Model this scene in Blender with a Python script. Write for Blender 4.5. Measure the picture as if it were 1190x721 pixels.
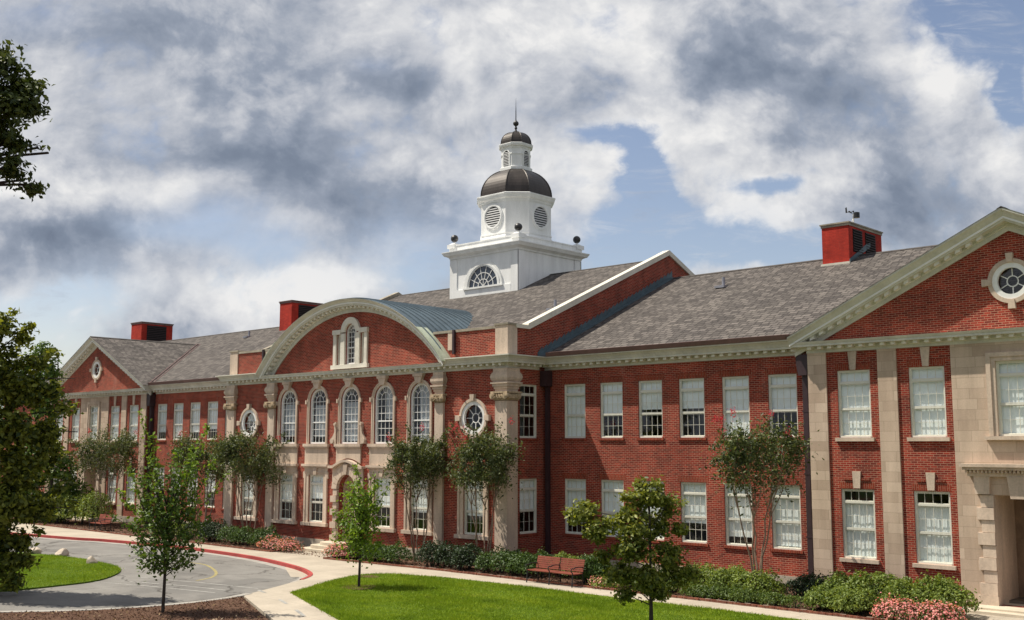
import bpy, bmesh, math, random
from mathutils import Vector, Matrix
from mathutils.geometry import tessellate_polygon
import numpy as np

for o_ in list(bpy.data.objects):
    bpy.data.objects.remove(o_)
S = bpy.context.scene
COL = S.collection
R = math.radians
PI = math.pi
random.seed(7)
rng = np.random.default_rng(11)

# ------------------------------------------------------------------ camera
CAM = Vector((41.740, -33.3465, 5.1982))
YAW, PITCH, ROLL, F = 0.7491, 0.1244, 0.0015, 1261.08
fw = Vector((-math.sin(YAW)*math.cos(PITCH), math.cos(YAW)*math.cos(PITCH), math.sin(PITCH)))
rt = Vector((math.cos(YAW), math.sin(YAW), 0))
up = rt.cross(fw)
rt2 = math.cos(ROLL)*rt + math.sin(ROLL)*up
up2 = math.cos(ROLL)*up - math.sin(ROLL)*rt
cd = bpy.data.cameras.new('camera')
cam = bpy.data.objects.new('camera', cd)
COL.objects.link(cam)
M3 = Matrix((rt2, up2, -fw)).transposed()
cam.matrix_world = Matrix.Translation(CAM) @ M3.to_4x4()
cd.sensor_width = 36
cd.lens = 36*F/1190
cd.clip_start = 0.3
cd.clip_end = 5000
S.camera = cam
S.render.resolution_x, S.render.resolution_y = 1024, 620

def ray(px, py):
    return (fw*F + rt2*(px-595) - up2*(py-360.5)).normalized()
def at(px, py, z=0.2):                       # point of the ground seen at a photo position
    d = ray(px, py)
    return CAM + d*((z-CAM.z)/d.z)
def deep(px, py, depth):                     # point at a photo position at a depth in metres
    d = ray(px, py)
    return CAM + d*(depth/d.dot(fw))

# ------------------------------------------------------------------ light
S.view_settings.view_transform = 'Standard'
S.view_settings.look = 'None'
S.view_settings.exposure = 0.36
S.view_settings.gamma = 1.0
S.view_settings.use_curve_mapping = False
S.render.engine = 'CYCLES'

SUN_TO = Vector((1.0, 0.57, -1.93)).normalized()
EL = math.asin(-SUN_TO.z)
sl = bpy.data.lights.new('sun', 'SUN')
sl.energy = 5.0
sl.angle = R(0.53)
sl.color = (1.0, 0.93, 0.80)
so = bpy.data.objects.new('sun', sl)
so.rotation_euler = SUN_TO.to_track_quat('-Z', 'Y').to_euler()
so.location = (-40, -40, 60)
COL.objects.link(so)

class NT:
    """small wrapper for building node trees"""
    def __init__(s, tree):
        s.t = tree; s.n = tree.nodes; s.l = tree.links
    def new(s, typ, **kw):
        n = s.n.new(typ)
        for k, v in kw.items():
            setattr(n, k, v)
        return n
    def put(s, sock, v):
        if isinstance(v, bpy.types.NodeSocket):
            s.l.new(v, sock)
        elif v is not None:
            sock.default_value = v
    def m(s, op, a, b=None, c=None, clamp=False):
        n = s.new('ShaderNodeMath', operation=op)
        n.use_clamp = clamp
        s.put(n.inputs[0], a); s.put(n.inputs[1], b); s.put(n.inputs[2], c)
        return n.outputs[0]
    def v(s, op, a, b=None, c=None):
        n = s.new('ShaderNodeVectorMath', operation=op)
        s.put(n.inputs[0], a); s.put(n.inputs[1], b)
        if c is not None: s.put(n.inputs[2], c)
        return n.outputs['Value'] if op in ('DOT_PRODUCT', 'LENGTH') else n.outputs[0]
    def noise(s, vec, scale, detail=4, rough=0.55, dist=0.0, color=False):
        n = s.new('ShaderNodeTexNoise')
        s.put(n.inputs['Vector'], vec)
        n.inputs['Scale'].default_value = scale
        n.inputs['Detail'].default_value = detail
        n.inputs['Roughness'].default_value = rough
        n.inputs['Distortion'].default_value = dist
        return n.outputs['Color' if color else 'Fac']
    def ramp(s, fac, stops, interp='LINEAR'):
        n = s.new('ShaderNodeValToRGB')
        n.color_ramp.interpolation = interp
        e = n.color_ramp.elements
        while len(e) < len(stops): e.new(0.5)
        for el, (p, c) in zip(e, stops):
            el.position = p
            el.color = (*c, 1) if len(c) == 3 else c
        s.put(n.inputs[0], fac)
        return n.outputs[0]
    def mix(s, fac, a, b, typ='MIX'):
        n = s.new('ShaderNodeMix', data_type='RGBA', blend_type=typ)
        s.put(n.inputs[0], fac)
        for k, x in ((6, a), (7, b)):
            if isinstance(x, tuple) and len(x) == 3: x = (*x, 1)
            s.put(n.inputs[k], x)
        return n.outputs[2]
    def smooth(s, x, lo, hi):
        n = s.new('ShaderNodeMapRange', interpolation_type='SMOOTHSTEP')
        s.put(n.inputs[0], x); s.put(n.inputs[1], lo); s.put(n.inputs[2], hi)
        return n.outputs[0]

# ------------------------------------------------------------------ sky with cumulus clouds, a function of world direction only
W = bpy.data.worlds.new('World')
S.world = W
W.use_nodes = True
k = NT(W.node_tree)
bg = [n for n in k.n if n.type == 'BACKGROUND'][0]
sky = k.new('ShaderNodeTexSky', sky_type='NISHITA')
sky.sun_disc = False
sky.sun_elevation = EL
sky.sun_rotation = math.atan2(-SUN_TO.x, -SUN_TO.y)
sky.altitude = 300
sky.air_density = 1.0
sky.dust_density = 1.2
sky.ozone_density = 2.0
geo = k.new('ShaderNodeTexCoord')
dirv = geo.outputs['Generated']
hd = (-math.sin(YAW), math.cos(YAW), 0)
rd = (math.cos(YAW), math.sin(YAW), 0)
hh = k.m('MAXIMUM', k.m('ABSOLUTE', k.v('DOT_PRODUCT', dirv, hd)), 0.18)
uu = k.m('DIVIDE', k.v('DOT_PRODUCT', dirv, rd), hh)
vv = k.m('DIVIDE', k.v('DOT_PRODUCT', dirv, (0, 0, 1)), hh)
cmb = k.new('ShaderNodeCombineXYZ')
k.put(cmb.inputs[0], uu); k.put(cmb.inputs[1], vv)
uv0 = cmb.outputs[0]
stretch = k.v('MULTIPLY', uv0, (1.0, 1.35, 1.0))
wn = k.noise(stretch, 7.0, 7, 0.58, color=True)
warp = k.v('MULTIPLY', k.v('SUBTRACT', wn, (0.5, 0.5, 0.5)), (0.11, 0.08, 0.0))
uvw = k.v('ADD', uv0, warp)
def sky_uv(px, py):
    d = ray(px, py)
    h = d.x*hd[0] + d.y*hd[1]
    return (d.x*rd[0]+d.y*rd[1])/h, d.z/h
def blobs(vec, lst):
    acc = None
    for px, py, rx, ry, w in lst:
        u0, v0 = sky_uv(px, py)
        a, b = F/rx, F/ry
        p = k.v('MULTIPLY_ADD', vec, (a, b, 0), (-u0*a, -v0*b, 0))
        q = k.m('POWER', 0.4, k.v('DOT_PRODUCT', p, p))
        acc = k.m('MULTIPLY_ADD', q, w, acc if acc is not None else 0.0)
    return acc
# open sky between the clouds
HOLES = [(742, 190, 30, 38, 1.15), (772, 228, 26, 30, .95), (716, 148, 34, 16, .75), (830, 278, 125, 27, .9), (730, 268, 44, 26, .75),
         (945, 275, 45, 24, .55), (897, 205, 30, 16, .62), (1165, 25, 70, 48, 1.1), (1180, 112, 26, 34, .95), (1110, 5, 40, 18, .8),
         (480, 312, 52, 34, .45), (90, 348, 70, 22, .5), (60, 385, 60, 26, .45), (700, 335, 60, 26, .6), (1010, 305, 60, 26, .35),
         (-200, 200, 150, 60, .9), (1400, 200, 120, 60, .9), (600, -150, 200, 50, .8), (1000, -220, 160, 60, .9), (200, -260, 200, 70, .9)]
# thin veiled gaps
VEIL = [(235, 258, 80, 26, .85), (300, 288, 60, 26, .8), (470, 300, 70, 44, .75), (555, 270, 40, 40, .4), (90, 340, 90, 30, .5), (640, 300, 80, 40, .4), (830, 270, 130, 36, .35), (20, 400, 80, 40, .5), (430, 70, 20, 10, .3), (30, 20, 60, 20, .3)]
# sunlit cloud
LIGHT = [(655, 200, 60, 40, 1.0), (640, 60, 95, 55, .75), (845, 190, 75, 50, .95), (800, 135, 60, 40, .7), (1080, 85, 60, 48, .9),
         (1165, 190, 34, 42, 1.1), (300, 345, 100, 30, 1.1), (400, 330, 60, 22, .6), (545, 90, 60, 40, .5), (150, 212, 120, 20, .75), (20, 335, 34, 24, .8), (555, 185, 36, 55, .5),
         (720, 25, 60, 34, .8), (890, 245, 90, 24, .6), (50, 120, 46, 60, .5), (410, 120, 50, 34, .5), (180, 300, 20, 30, .6), (950, 205, 60, 34, .5), (520, 20, 100, 30, .5), (340, 255, 60, 20, .5),
         (240, 120, 50, 16, .3), (800, 20, 30, 20, .4), (1010, 60, 40, 30, .4), (930, 300, 60, 20, .5), (470, 190, 50, 30, .3), (760, 90, 40, 30, .3), (10, 215, 40, 30, .5)]
# shaded cloud bases
DARK = [(95, 265, 80, 26, 1.0), (255, 178, 120, 24, .8), (130, 40, 100, 26, .6), (440, 235, 56, 40, .85), (485, 88, 60, 16, .8),
        (580, 82, 26, 14, .7), (865, 85, 66, 20, .8), (985, 30, 50, 20, .3), (960, 110, 56, 24, .6), (1025, 190, 45, 60, .85), (835, 60, 50, 20, .5),
        (1010, 255, 80, 30, .7), (1120, 255, 46, 24, .5), (330, 95, 120, 26, .45), (500, 318, 50, 30, .5), (700, 100, 30, 14, .6), (330, 205, 80, 20, .5), (790, 110, 50, 14, .4), (920, 160, 40, 14, .4)]
def offs(du, dv): return k.v('ADD', uv0, (du, dv, 0.0))
def dens(vec):
    """cloud thickness: fractal heaps, flattened a little"""
    v_ = k.v('MULTIPLY', vec, (1.0, 1.12, 1.0))
    w_ = k.v('MULTIPLY_ADD', k.noise(v_, 5.0, 5, .55, color=True), (.10, .08, 0.0), v_)
    a_ = k.noise(w_, 6.0, 10, .60)
    q1 = k.m('ABSOLUTE', k.m('SUBTRACT', k.noise(w_, 9.0, 2.0, .5), 0.5))
    q2 = k.m('ABSOLUTE', k.m('SUBTRACT', k.noise(w_, 21.0, 2.0, .5), 0.5))
    q3 = k.m('ABSOLUTE', k.m('SUBTRACT', k.noise(w_, 46.0, 3.0, .6), 0.5))
    s_ = k.m('MULTIPLY_ADD', q1, 1.0, k.m('MULTIPLY_ADD', q2, .55, k.m('MULTIPLY', q3, .30)))
    return k.m('MULTIPLY_ADD', s_, 0.75, k.m('MULTIPLY_ADD', a_, 1.5, -0.90))      # about -.3 to .5
d0 = dens(uv0)
d1 = dens(offs(-.010, .014))
d2 = dens(offs(-.030, .042))
n3 = k.noise(k.v('MULTIPLY', uv0, (1.0, 3.0, 1.0)), 9.0, 6, 0.6)
cov = k.m('SUBTRACT', 1.0, blobs(uvw, HOLES))
cov = k.m('MULTIPLY_ADD', d0, 1.25, cov)
covs = k.smooth(cov, 0.36, 0.84)
veil = k.m('MULTIPLY', blobs(uvw, VEIL), k.m('MULTIPLY_ADD', n3, 1.2, 0.2), clamp=True)
covs = k.m('MULTIPLY', covs, k.m('SUBTRACT', 1.0, veil))
wisp = k.smooth(k.noise(k.v('MULTIPLY', uv0, (1.0, 4.0, 1.0)), 14.0, 8, .65, .6), .46, .75)
covs = k.m('MAXIMUM', covs, k.m('MULTIPLY', wisp, .45))
lit = k.m('SUBTRACT', blobs(uvw, LIGHT), blobs(uvw, DARK))
lit = k.m('MULTIPLY', lit, 0.80)
lit = k.m('MULTIPLY_ADD', k.m('SUBTRACT', d0, d1), 1.25, lit)
lit = k.m('MULTIPLY_ADD', k.m('SUBTRACT', d0, d2), 1.5, lit)
edge = k.m('SUBTRACT', 1.0, k.smooth(cov, 0.55, 1.0))
lit = k.m('MULTIPLY_ADD', edge, 0.40, lit)
lit = k.m('MULTIPLY_ADD', lit, 0.46, 0.55)
ccol = k.ramp(lit, [(0.0, (.235, .285, .385)), (0.22, (.30, .36, .47)), (0.45, (.45, .51, .625)), (0.68, (.78, .81, .88)), (0.9, (1.08, 1.085, 1.10)), (1.0, (1.22, 1.21, 1.20))])
blue = k.mix(1.0, sky.outputs[0], (1.22, 1.04, .95, 1), 'MULTIPLY')
CLOUD_GAIN = 5.5
cl10 = k.v('SCALE', ccol)
cl10.node.inputs['Scale'].default_value = CLOUD_GAIN
skymix = k.mix(covs, blue, cl10)
k.l.new(skymix, bg.inputs['Color'])
bg.inputs['Strength'].default_value = 0.1
W.cycles.sampling_method = 'MANUAL'
W.cycles.sample_map_resolution = 512

# ------------------------------------------------------------------ materials
def mat(name, rough=0.8, spec=0.3, metal=0.0):
    m = bpy.data.materials.new(name)
    m.use_nodes = True
    g = NT(m.node_tree)
    b = [n for n in g.n if n.type == 'BSDF_PRINCIPLED'][0]
    b.inputs['Roughness'].default_value = rough
    b.inputs['Specular IOR Level'].default_value = spec
    b.inputs['Metallic'].default_value = metal
    return m, g, b
def objco(g):
    return g.new('ShaderNodeTexCoord').outputs['Object']
def bump(g, b, h, strength=0.3, dist=0.02):
    n = g.new('ShaderNodeBump')
    n.inputs['Strength'].default_value = strength
    n.inputs['Distance'].default_value = dist
    g.put(n.inputs['Height'], h)
    g.l.new(n.outputs[0], b.inputs['Normal'])
def simple(name, c, rough=0.7, var=0.15, scale=3.0, spec=0.3, metal=0.0, bmp=0.0, bscale=40, streak=False):
    """a painted or natural surface with uneven tone (wear that stays put)"""
    m, g, b = mat(name, rough, spec, metal)
    co = objco(g)
    vec = g.v('MULTIPLY', co, (1, 1, 0.18)) if streak else co
    n = g.noise(vec, scale, 6, 0.62)
    n2 = g.noise(co, scale*9, 4, 0.6)
    f = g.m('ADD', g.m('MULTIPLY', n, 0.7), g.m('MULTIPLY', n2, 0.3))
    lo = tuple(x*(1-var*1.6) for x in c); hi = tuple(min(1, x*(1+var*1.3)) for x in c)
    g.l.new(g.ramp(f, [(0.3, lo), (0.7, hi)]), b.inputs['Base Color'])
    if bmp:
        bump(g, b, g.noise(co, bscale, 5, 0.6), bmp, 0.01)
    return m

def brick_mat(name, c1, c2, mortar, soldier=False, axis='xz', bw=0.215, bh=0.0715, msize=0.006):
    m, g, b = mat(name, 0.85, 0.2)
    co = objco(g)
    sep = g.new('ShaderNodeSeparateXYZ'); g.put(sep.inputs[0], co)
    cmb = g.new('ShaderNodeCombineXYZ')
    h = g.m('ADD', sep.outputs[0], sep.outputs[1])
    if soldier:
        g.put(cmb.inputs[0], sep.outputs[2]); g.put(cmb.inputs[1], h)
    else:
        g.put(cmb.inputs[0], h); g.put(cmb.inputs[1], sep.outputs[2])
    t = g.new('ShaderNodeTexBrick')
    t.offset = 0.5
    g.put(t.inputs['Vector'], cmb.outputs[0])
    t.inputs['Scale'].default_value = 1.0
    t.inputs['Brick Width'].default_value = bw
    t.inputs['Row Height'].default_value = bh
    t.inputs['Mortar Size'].default_value = msize
    t.inputs['Mortar Smooth'].default_value = 0.2
    t.inputs['Bias'].default_value = 0.0
    t.inputs['Color1'].default_value = (*c1, 1)
    t.inputs['Color2'].default_value = (*c2, 1)
    t.inputs['Mortar'].default_value = (*mortar, 1)
    big = g.noise(co, 0.55, 5, 0.6)
    med = g.noise(g.v('MULTIPLY', co, (1, 1, 0.35)), 2.3, 5, 0.65)
    col = g.mix(0.55, t.outputs['Color'], g.ramp(big, [(0.28, (.50, .47, .48)), (0.72, (1.36, 1.30, 1.26))]), 'MULTIPLY')
    col = g.mix(0.5, col, g.ramp(med, [(0.32, (.60, .57, .60)), (0.66, (1.28, 1.25, 1.2))]), 'MULTIPLY')
    eff = g.smooth(g.noise(g.v('MULTIPLY', co, (1, 1, .22)), 1.1, 6, .7), .60, .74)
    col = g.mix(g.m('MULTIPLY', eff, .22), col, (.40, .27, .22))
    g.l.new(col, b.inputs['Base Color'])
    bump(g, b, g.m('ADD', g.m('MULTIPLY', t.outputs['Fac'], -1.0), g.m('MULTIPLY', g.noise(co, 60, 3), 0.5)), 0.5, 0.008)
    return m

def ashlar_mat(name, c1, c2, joint, bw=0.62, bh=0.335, ms=0.006):
    m, g, b = mat(name, 0.85, 0.2)
    co = objco(g)
    sep = g.new('ShaderNodeSeparateXYZ'); g.put(sep.inputs[0], co)
    cmb = g.new('ShaderNodeCombineXYZ')
    g.put(cmb.inputs[0], g.m('ADD', sep.outputs[0], sep.outputs[1])); g.put(cmb.inputs[1], sep.outputs[2])
    t = g.new('ShaderNodeTexBrick')
    t.offset = 0.37; t.offset_frequency = 2; t.squash = 1.4; t.squash_frequency = 3
    g.put(t.inputs['Vector'], cmb.outputs[0])
    t.inputs['Scale'].default_value = 1.0
    t.inputs['Brick Width'].default_value = bw
    t.inputs['Row Height'].default_value = bh
    t.inputs['Mortar Size'].default_value = ms
    t.inputs['Mortar Smooth'].default_value = 0.3
    t.inputs['Color1'].default_value = (*c1, 1)
    t.inputs['Color2'].default_value = (*c2, 1)
    t.inputs['Mortar'].default_value = (*joint, 1)
    st = g.noise(g.v('MULTIPLY', co, (1, 1, 0.15)), 2.5, 6, 0.65)
    col = g.mix(0.6, t.outputs['Color'], g.ramp(st, [(0.3, (.72, .70, .67)), (0.7, (1.16, 1.15, 1.13))]), 'MULTIPLY')
    fine = g.noise(co, 30, 4, 0.6)
    col = g.mix(0.35, col, g.ramp(fine, [(0.3, (.8, .8, .8)), (0.7, (1.15, 1.15, 1.15))]), 'MULTIPLY')
    g.l.new(col, b.inputs['Base Color'])
    bump(g, b, g.m('ADD', g.m('MULTIPLY', t.outputs['Fac'], -1.0), fine), 0.3, 0.008)
    return m

M = {}
M['brick'] = brick_mat('red brick', (.33, .045, .026), (.15, .022, .015), (.42, .235, .165), msize=.0078)
M['brick_soldier'] = brick_mat('red soldier brick', (.29, .048, .023), (.19, .031, .016), (.34, .19, .13), soldier=True)
M['brick_painted'] = brick_mat('bright red chimney brick', (.46, .042, .026), (.36, .031, .020), (.32, .04, .03))
M['brick_ground'] = brick_mat('edging brick', (.24, .09, .055), (.17, .06, .04), (.25, .19, .15))
M['stone'] = simple('limestone', (.575, .46, .365), .85, .24, 1.6, .2, bmp=.25, bscale=35, streak=True)
M['ashlar'] = ashlar_mat('ashlar limestone', (.60, .475, .375), (.46, .35, .27), (.36, .28, .21))
M['plinth'] = simple('weathered plinth stone', (.40, .355, .29), .9, .22, 1.4, .2, bmp=.3, bscale=30)
M['cream'] = simple('cream cornice paint', (.59, .575, .50), .6, .16, 1.2, .3, streak=False)
M['white'] = simple('white paint', (.80, .80, .78), .5, .07, 1.5, .35, streak=True)
M['tower_white'] = simple('white tower boarding paint', (.83, .83, .82), .55, .10, 2.2, .3, streak=True)
M['sash'] = simple('window sash paint', (.70, .685, .60), .45, .06, 4, .35)
M['copper_dark'] = simple('dark bronze dome sheet', (.050, .040, .035), .42, .35, 1.8, .5, metal=.35, streak=True)
M['ball'] = simple('dark finial metal', (.03, .028, .03), .4, .2, 3, .5)
M['patina'] = simple('green patina copper', (.40, .44, .34), .6, .25, 1.6, .3, streak=True)
M['teal'] = simple('blue green roof metal', (.098, .135, .165), .5, .22, .9, .45, metal=.2)
M['teal_flash'] = simple('teal flashing', (.085, .125, .145), .5, .25, 2.5, .4)
M['gutter'] = simple('brown gutter', (.17, .095, .085), .5, .2, 1.5, .4)
M['pipe'] = simple('dark brown downspout', (.045, .026, .030), .45, .2, 2, .4)
M['coping'] = simple('stained coping', (.33, .29, .23), .85, .3, 1.5, .2)
M['white_coping'] = simple('pale rake coping', (.66, .62, .53), .6, .14, 1.2, .3)
M['void'] = simple('dark louvre void', (.012, .012, .013), .8, .1, 3)  # near-black colour stands for the unlit hollow behind the slats
M['louver'] = simple('grey louvre slats', (.62, .62, .62), .6, .1, 4)
M['louver_dark'] = simple('dark chimney louvre', (.035, .02, .02), .7, .2, 4)
M['blind'] = simple('window blind', (.90, .93, .93), .8, .04, 1.2, .1)
M['curtain'] = simple('hanging curtain', (.86, .89, .89), .85, .05, 2.0, .1, streak=False)
M['drape'] = simple('thin grey drape', (.40, .42, .45), .85, .12, 2.0, .1)
M['ridge'] = simple('dark ridge shingles', (.085, .075, .07), .9, .3, 3, .2)
M['dentil'] = simple('cream dentil paint in lit tone', (.72, .70, .62), .6, .1, 3, .3)  # cornice cream lightened, so the blocks look lit against the shaded band
M['room'] = simple('room plaster', (.22, .20, .17), .9, .1, 1)
M['room_floor'] = simple('room floor', (.16, .13, .10), .7, .1, 1)
M['door_wood'] = simple('brown door wood', (.20, .13, .085), .5, .25, 2, .35)
M['iron'] = simple('black cast iron', (.02, .02, .022), .45, .2, 6, .4)
M['bench_wood'] = simple('red brown bench slats', (.225, .058, .036), .6, .2, 3, .3)
M['grey_metal'] = simple('grey vent metal', (.32, .32, .36), .45, .15, 4, .5, metal=.4)
M['kerb_red'] = simple('red painted kerb', (.36, .060, .055), .7, .25, 1.6, .25, bmp=.2)
M['kerb'] = simple('grey kerb concrete', (.34, .32, .29), .9, .18, 1.5, .2, bmp=.2)
M['rock'] = simple('pale fieldstone', (.50, .42, .34), .9, .25, 3, .2, bmp=.5, bscale=9)
M['paint_white'] = simple('white road paint', (.33, .32, .30), .8, .3, 3, .2)
M['paint_yellow'] = simple('yellow road paint', (.33, .28, .13), .8, .3, 3, .2)
M['bark_grey'] = simple('grey bark', (.15, .125, .105), .9, .3, 5, .2, bmp=.5, bscale=18)
M['bark_dark'] = simple('dark bark', (.055, .045, .038), .9, .3, 5, .2, bmp=.5, bscale=18)
M['bark_tan'] = simple('smooth tan bark', (.24, .17, .125), .75, .3, 3, .25, bmp=.3, bscale=12)

def concrete(name, c, joint=1.5):
    m, g, b = mat(name, .9, .2)
    co = objco(g)
    n = g.noise(co, .5, 6, .65); f = g.noise(co, 14, 5, .65)
    col = g.ramp(n, [(.3, tuple(x*.80 for x in c)), (.7, tuple(x*1.12 for x in c))])
    col = g.mix(.5, col, g.ramp(f, [(.3, (.78, .77, .75)), (.7, (1.14, 1.14, 1.14))]), 'MULTIPLY')
    t = g.new('ShaderNodeTexBrick')
    t.offset = 0.0
    g.put(t.inputs['Vector'], co)
    t.inputs['Scale'].default_value = 1; t.inputs['Brick Width'].default_value = joint; t.inputs['Row Height'].default_value = joint
    t.inputs['Mortar Size'].default_value = .014; t.inputs['Mortar Smooth'].default_value = .1
    jn = g.m('MULTIPLY', t.outputs['Fac'], .45)
    col = g.mix(jn, col, tuple(x*.45 for x in c))
    g.l.new(col, b.inputs['Base Color'])
    bump(g, b, g.m('SUBTRACT', f, t.outputs['Fac']), .25, .01)
    return m
M['sidewalk'] = concrete('sidewalk concrete', (.43, .375, .305))
M['step'] = simple('step limestone', (.55, .48, .38), .85, .12, 2, .2, bmp=.2)

def asphalt():
    m, g, b = mat('asphalt', .9, .25)
    co = objco(g)
    n = g.noise(co, .35, 6, .65); f = g.noise(co, 30, 5, .7); t = g.noise(g.v('MULTIPLY', co, (.25, 1.4, 1)), .9, 5, .6)
    col = g.ramp(n, [(.3, (.165, .155, .145)), (.7, (.245, .235, .22))])
    col = g.mix(.6, col, g.ramp(f, [(.3, (.68, .68, .68)), (.7, (1.25, 1.24, 1.22))]), 'MULTIPLY')
    col = g.mix(.5, col, g.ramp(t, [(.35, (.78, .78, .78)), (.65, (1.1, 1.1, 1.1))]), 'MULTIPLY')
    pt = g.smooth(g.noise(co, .22, 3, .5), .52, .56)
    col = g.mix(g.m('MULTIPLY', pt, .35), col, (.10, .098, .095))
    oil = g.smooth(g.noise(co, 1.1, 4, .6), .66, .76)
    col = g.mix(g.m('MULTIPLY', oil, .6), col, (.055, .052, .05))
    vo = g.new('ShaderNodeTexVoronoi', feature='DISTANCE_TO_EDGE')
    g.put(vo.inputs['Vector'], g.v('ADD', co, g.v('SCALE', g.noise(co, 1.2, 4, .6, color=True))))
    vo.inputs['Scale'].default_value = .22
    crack = g.smooth(vo.outputs['Distance'], .004, .012)
    col = g.mix(g.m('MULTIPLY', g.m('SUBTRACT', 1.0, crack), .7), col, (.05, .045, .04))
    g.l.new(col, b.inputs['Base Color'])
    bump(g, b, f, .35, .01)
    return m
M['asphalt'] = asphalt()

def soil(name, a, bcol, sc=9):
    m, g, b = mat(name, .95, .1)
    co = objco(g)
    n = g.noise(co, sc, 6, .75); l = g.noise(co, .6, 4, .6)
    col = g.ramp(n, [(.3, a), (.52, tuple((x+y)/2 for x, y in zip(a, bcol))), (.7, bcol)])
    col = g.mix(.6, col, g.ramp(l, [(.3, (.7, .7, .7)), (.7, (1.2, 1.18, 1.15))]), 'MULTIPLY')
    g.l.new(col, b.inputs['Base Color'])
    bump(g, b, n, .9, .05)
    return m
M['mulch'] = soil('brown mulch', (.060, .034, .024), (.18, .105, .072))
M['lawn_soil'] = soil('lawn thatch', (.060, .105, .012), (.12, .19, .020), 22)
M['far_ground'] = soil('rough grass', (.04, .06, .015), (.07, .10, .03), 3)

def leaf_mat(name, dark, light, trans=.35, rough=.5, spec=.35, big=.6):
    m, g, b = mat(name, rough, spec)
    geo = g.new('ShaderNodeNewGeometry')
    r = geo.outputs['Random Per Island']
    co = objco(g)
    n = g.noise(co, big, 4, .6)
    f = g.m('ADD', g.m('MULTIPLY', r, .62), g.m('MULTIPLY', n, .5))
    col = g.ramp(f, [(.22, dark), (.55, tuple((x+y)/2 for x, y in zip(dark, light))), (.9, light)])
    g.l.new(col, b.inputs['Base Color'])
    tr = g.new('ShaderNodeBsdfTranslucent')
    g.l.new(g.mix(1.0, col, (1.25, 1.15, .55, 1), 'MULTIPLY'), tr.inputs['Color'])
    ms = g.new('ShaderNodeMixShader'); ms.inputs[0].default_value = trans
    g.l.new(b.outputs[0], ms.inputs[1]); g.l.new(tr.outputs[0], ms.inputs[2])
    out = [x for x in g.n if x.type == 'OUTPUT_MATERIAL'][0]
    g.l.new(ms.outputs[0], out.inputs['Surface'])
    return m
M['dark_glass'] = simple('dark window glass', (.03, .04, .06), .12, .1, 3, .8)
M['white_stone'] = simple('pale painted window stone', (.66, .62, .54), .75, .12, 1.6, .2)
M['leaf_fresh'] = leaf_mat('fresh green leaves', (.085, .155, .018), (.25, .38, .040), .42)
M['leaf_mid'] = leaf_mat('mid green leaves', (.036, .078, .014), (.135, .22, .034), .35)
M['leaf_olive'] = leaf_mat('olive and rust leaves', (.055, .088, .017), (.29, .31, .052), .35)
M['leaf_gold'] = leaf_mat('green leaves with sunlit tone', (.026, .050, .010), (.28, .31, .042), .38)  # light end raised to paint sunlit highlights on scattered leaves
M['leaf_fern'] = leaf_mat('feathery green leaves', (.045, .085, .016), (.14, .20, .040), .35)
M['leaf_dark'] = leaf_mat('dark leaves', (.026, .046, .012), (.115, .145, .034), .25)
M['leaf_crape'] = leaf_mat('fine myrtle leaves', (.024, .045, .015), (.155, .185, .070), .32)
M['leaf_hedge'] = leaf_mat('hedge leaves', (.034, .070, .016), (.095, .160, .034), .28)
M['leaf_hedge_dark'] = leaf_mat('dark hedge leaves', (.014, .030, .014), (.042, .072, .024), .2)
M['leaf_cover'] = leaf_mat('light shrub leaves', (.085, .14, .022), (.27, .34, .075), .38)
M['petal'] = leaf_mat('pink petals', (.66, .17, .18), (.88, .46, .43), .35, .6, .2)
M['petal_red'] = leaf_mat('crimson petals', (.45, .03, .06), (.62, .07, .10), .35, .6, .2)
M['grass'] = leaf_mat('grass blades', (.11, .18, .010), (.25, .36, .024), .35, .55, .25, .25)

def grass_mat():
    m, g, b = mat('grass blades', .6, .2)
    co = objco(g)
    r = g.new('ShaderNodeNewGeometry').outputs['Random Per Island']
    n = g.noise(co, .55, 6, .68); n2 = g.noise(co, 2.6, 5, .65); st = g.noise(g.v('MULTIPLY', co, (.12, 1.3, 1)), 1.2, 3, .5)
    f = g.m('ADD', g.m('MULTIPLY', n, .55), g.m('MULTIPLY_ADD', n2, .35, g.m('MULTIPLY', st, .25)))
    col = g.ramp(f, [(.38, (.115, .180, .010)), (.52, (.200, .300, .014)), (.68, (.300, .390, .022)), (.80, (.38, .37, .07))])
    col = g.mix(.5, col, g.ramp(r, [(0, (.65, .65, .6)), (1, (1.3, 1.3, 1.2))]), 'MULTIPLY')
    dry = g.smooth(g.noise(co, 1.7, 5, .7), .62, .72)
    col = g.mix(g.m('MULTIPLY', dry, .45), col, (.34, .29, .11))
    g.l.new(col, b.inputs['Base Color'])
    tr = g.new('ShaderNodeBsdfTranslucent'); g.l.new(col, tr.inputs['Color'])
    ms = g.new('ShaderNodeMixShader'); ms.inputs[0].default_value = .35
    g.l.new(b.outputs[0], ms.inputs[1]); g.l.new(tr.outputs[0], ms.inputs[2])
    out = [x for x in g.n if x.type == 'OUTPUT_MATERIAL'][0]
    g.l.new(ms.outputs[0], out.inputs['Surface'])
    return m
M['grass'] = grass_mat()
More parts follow.
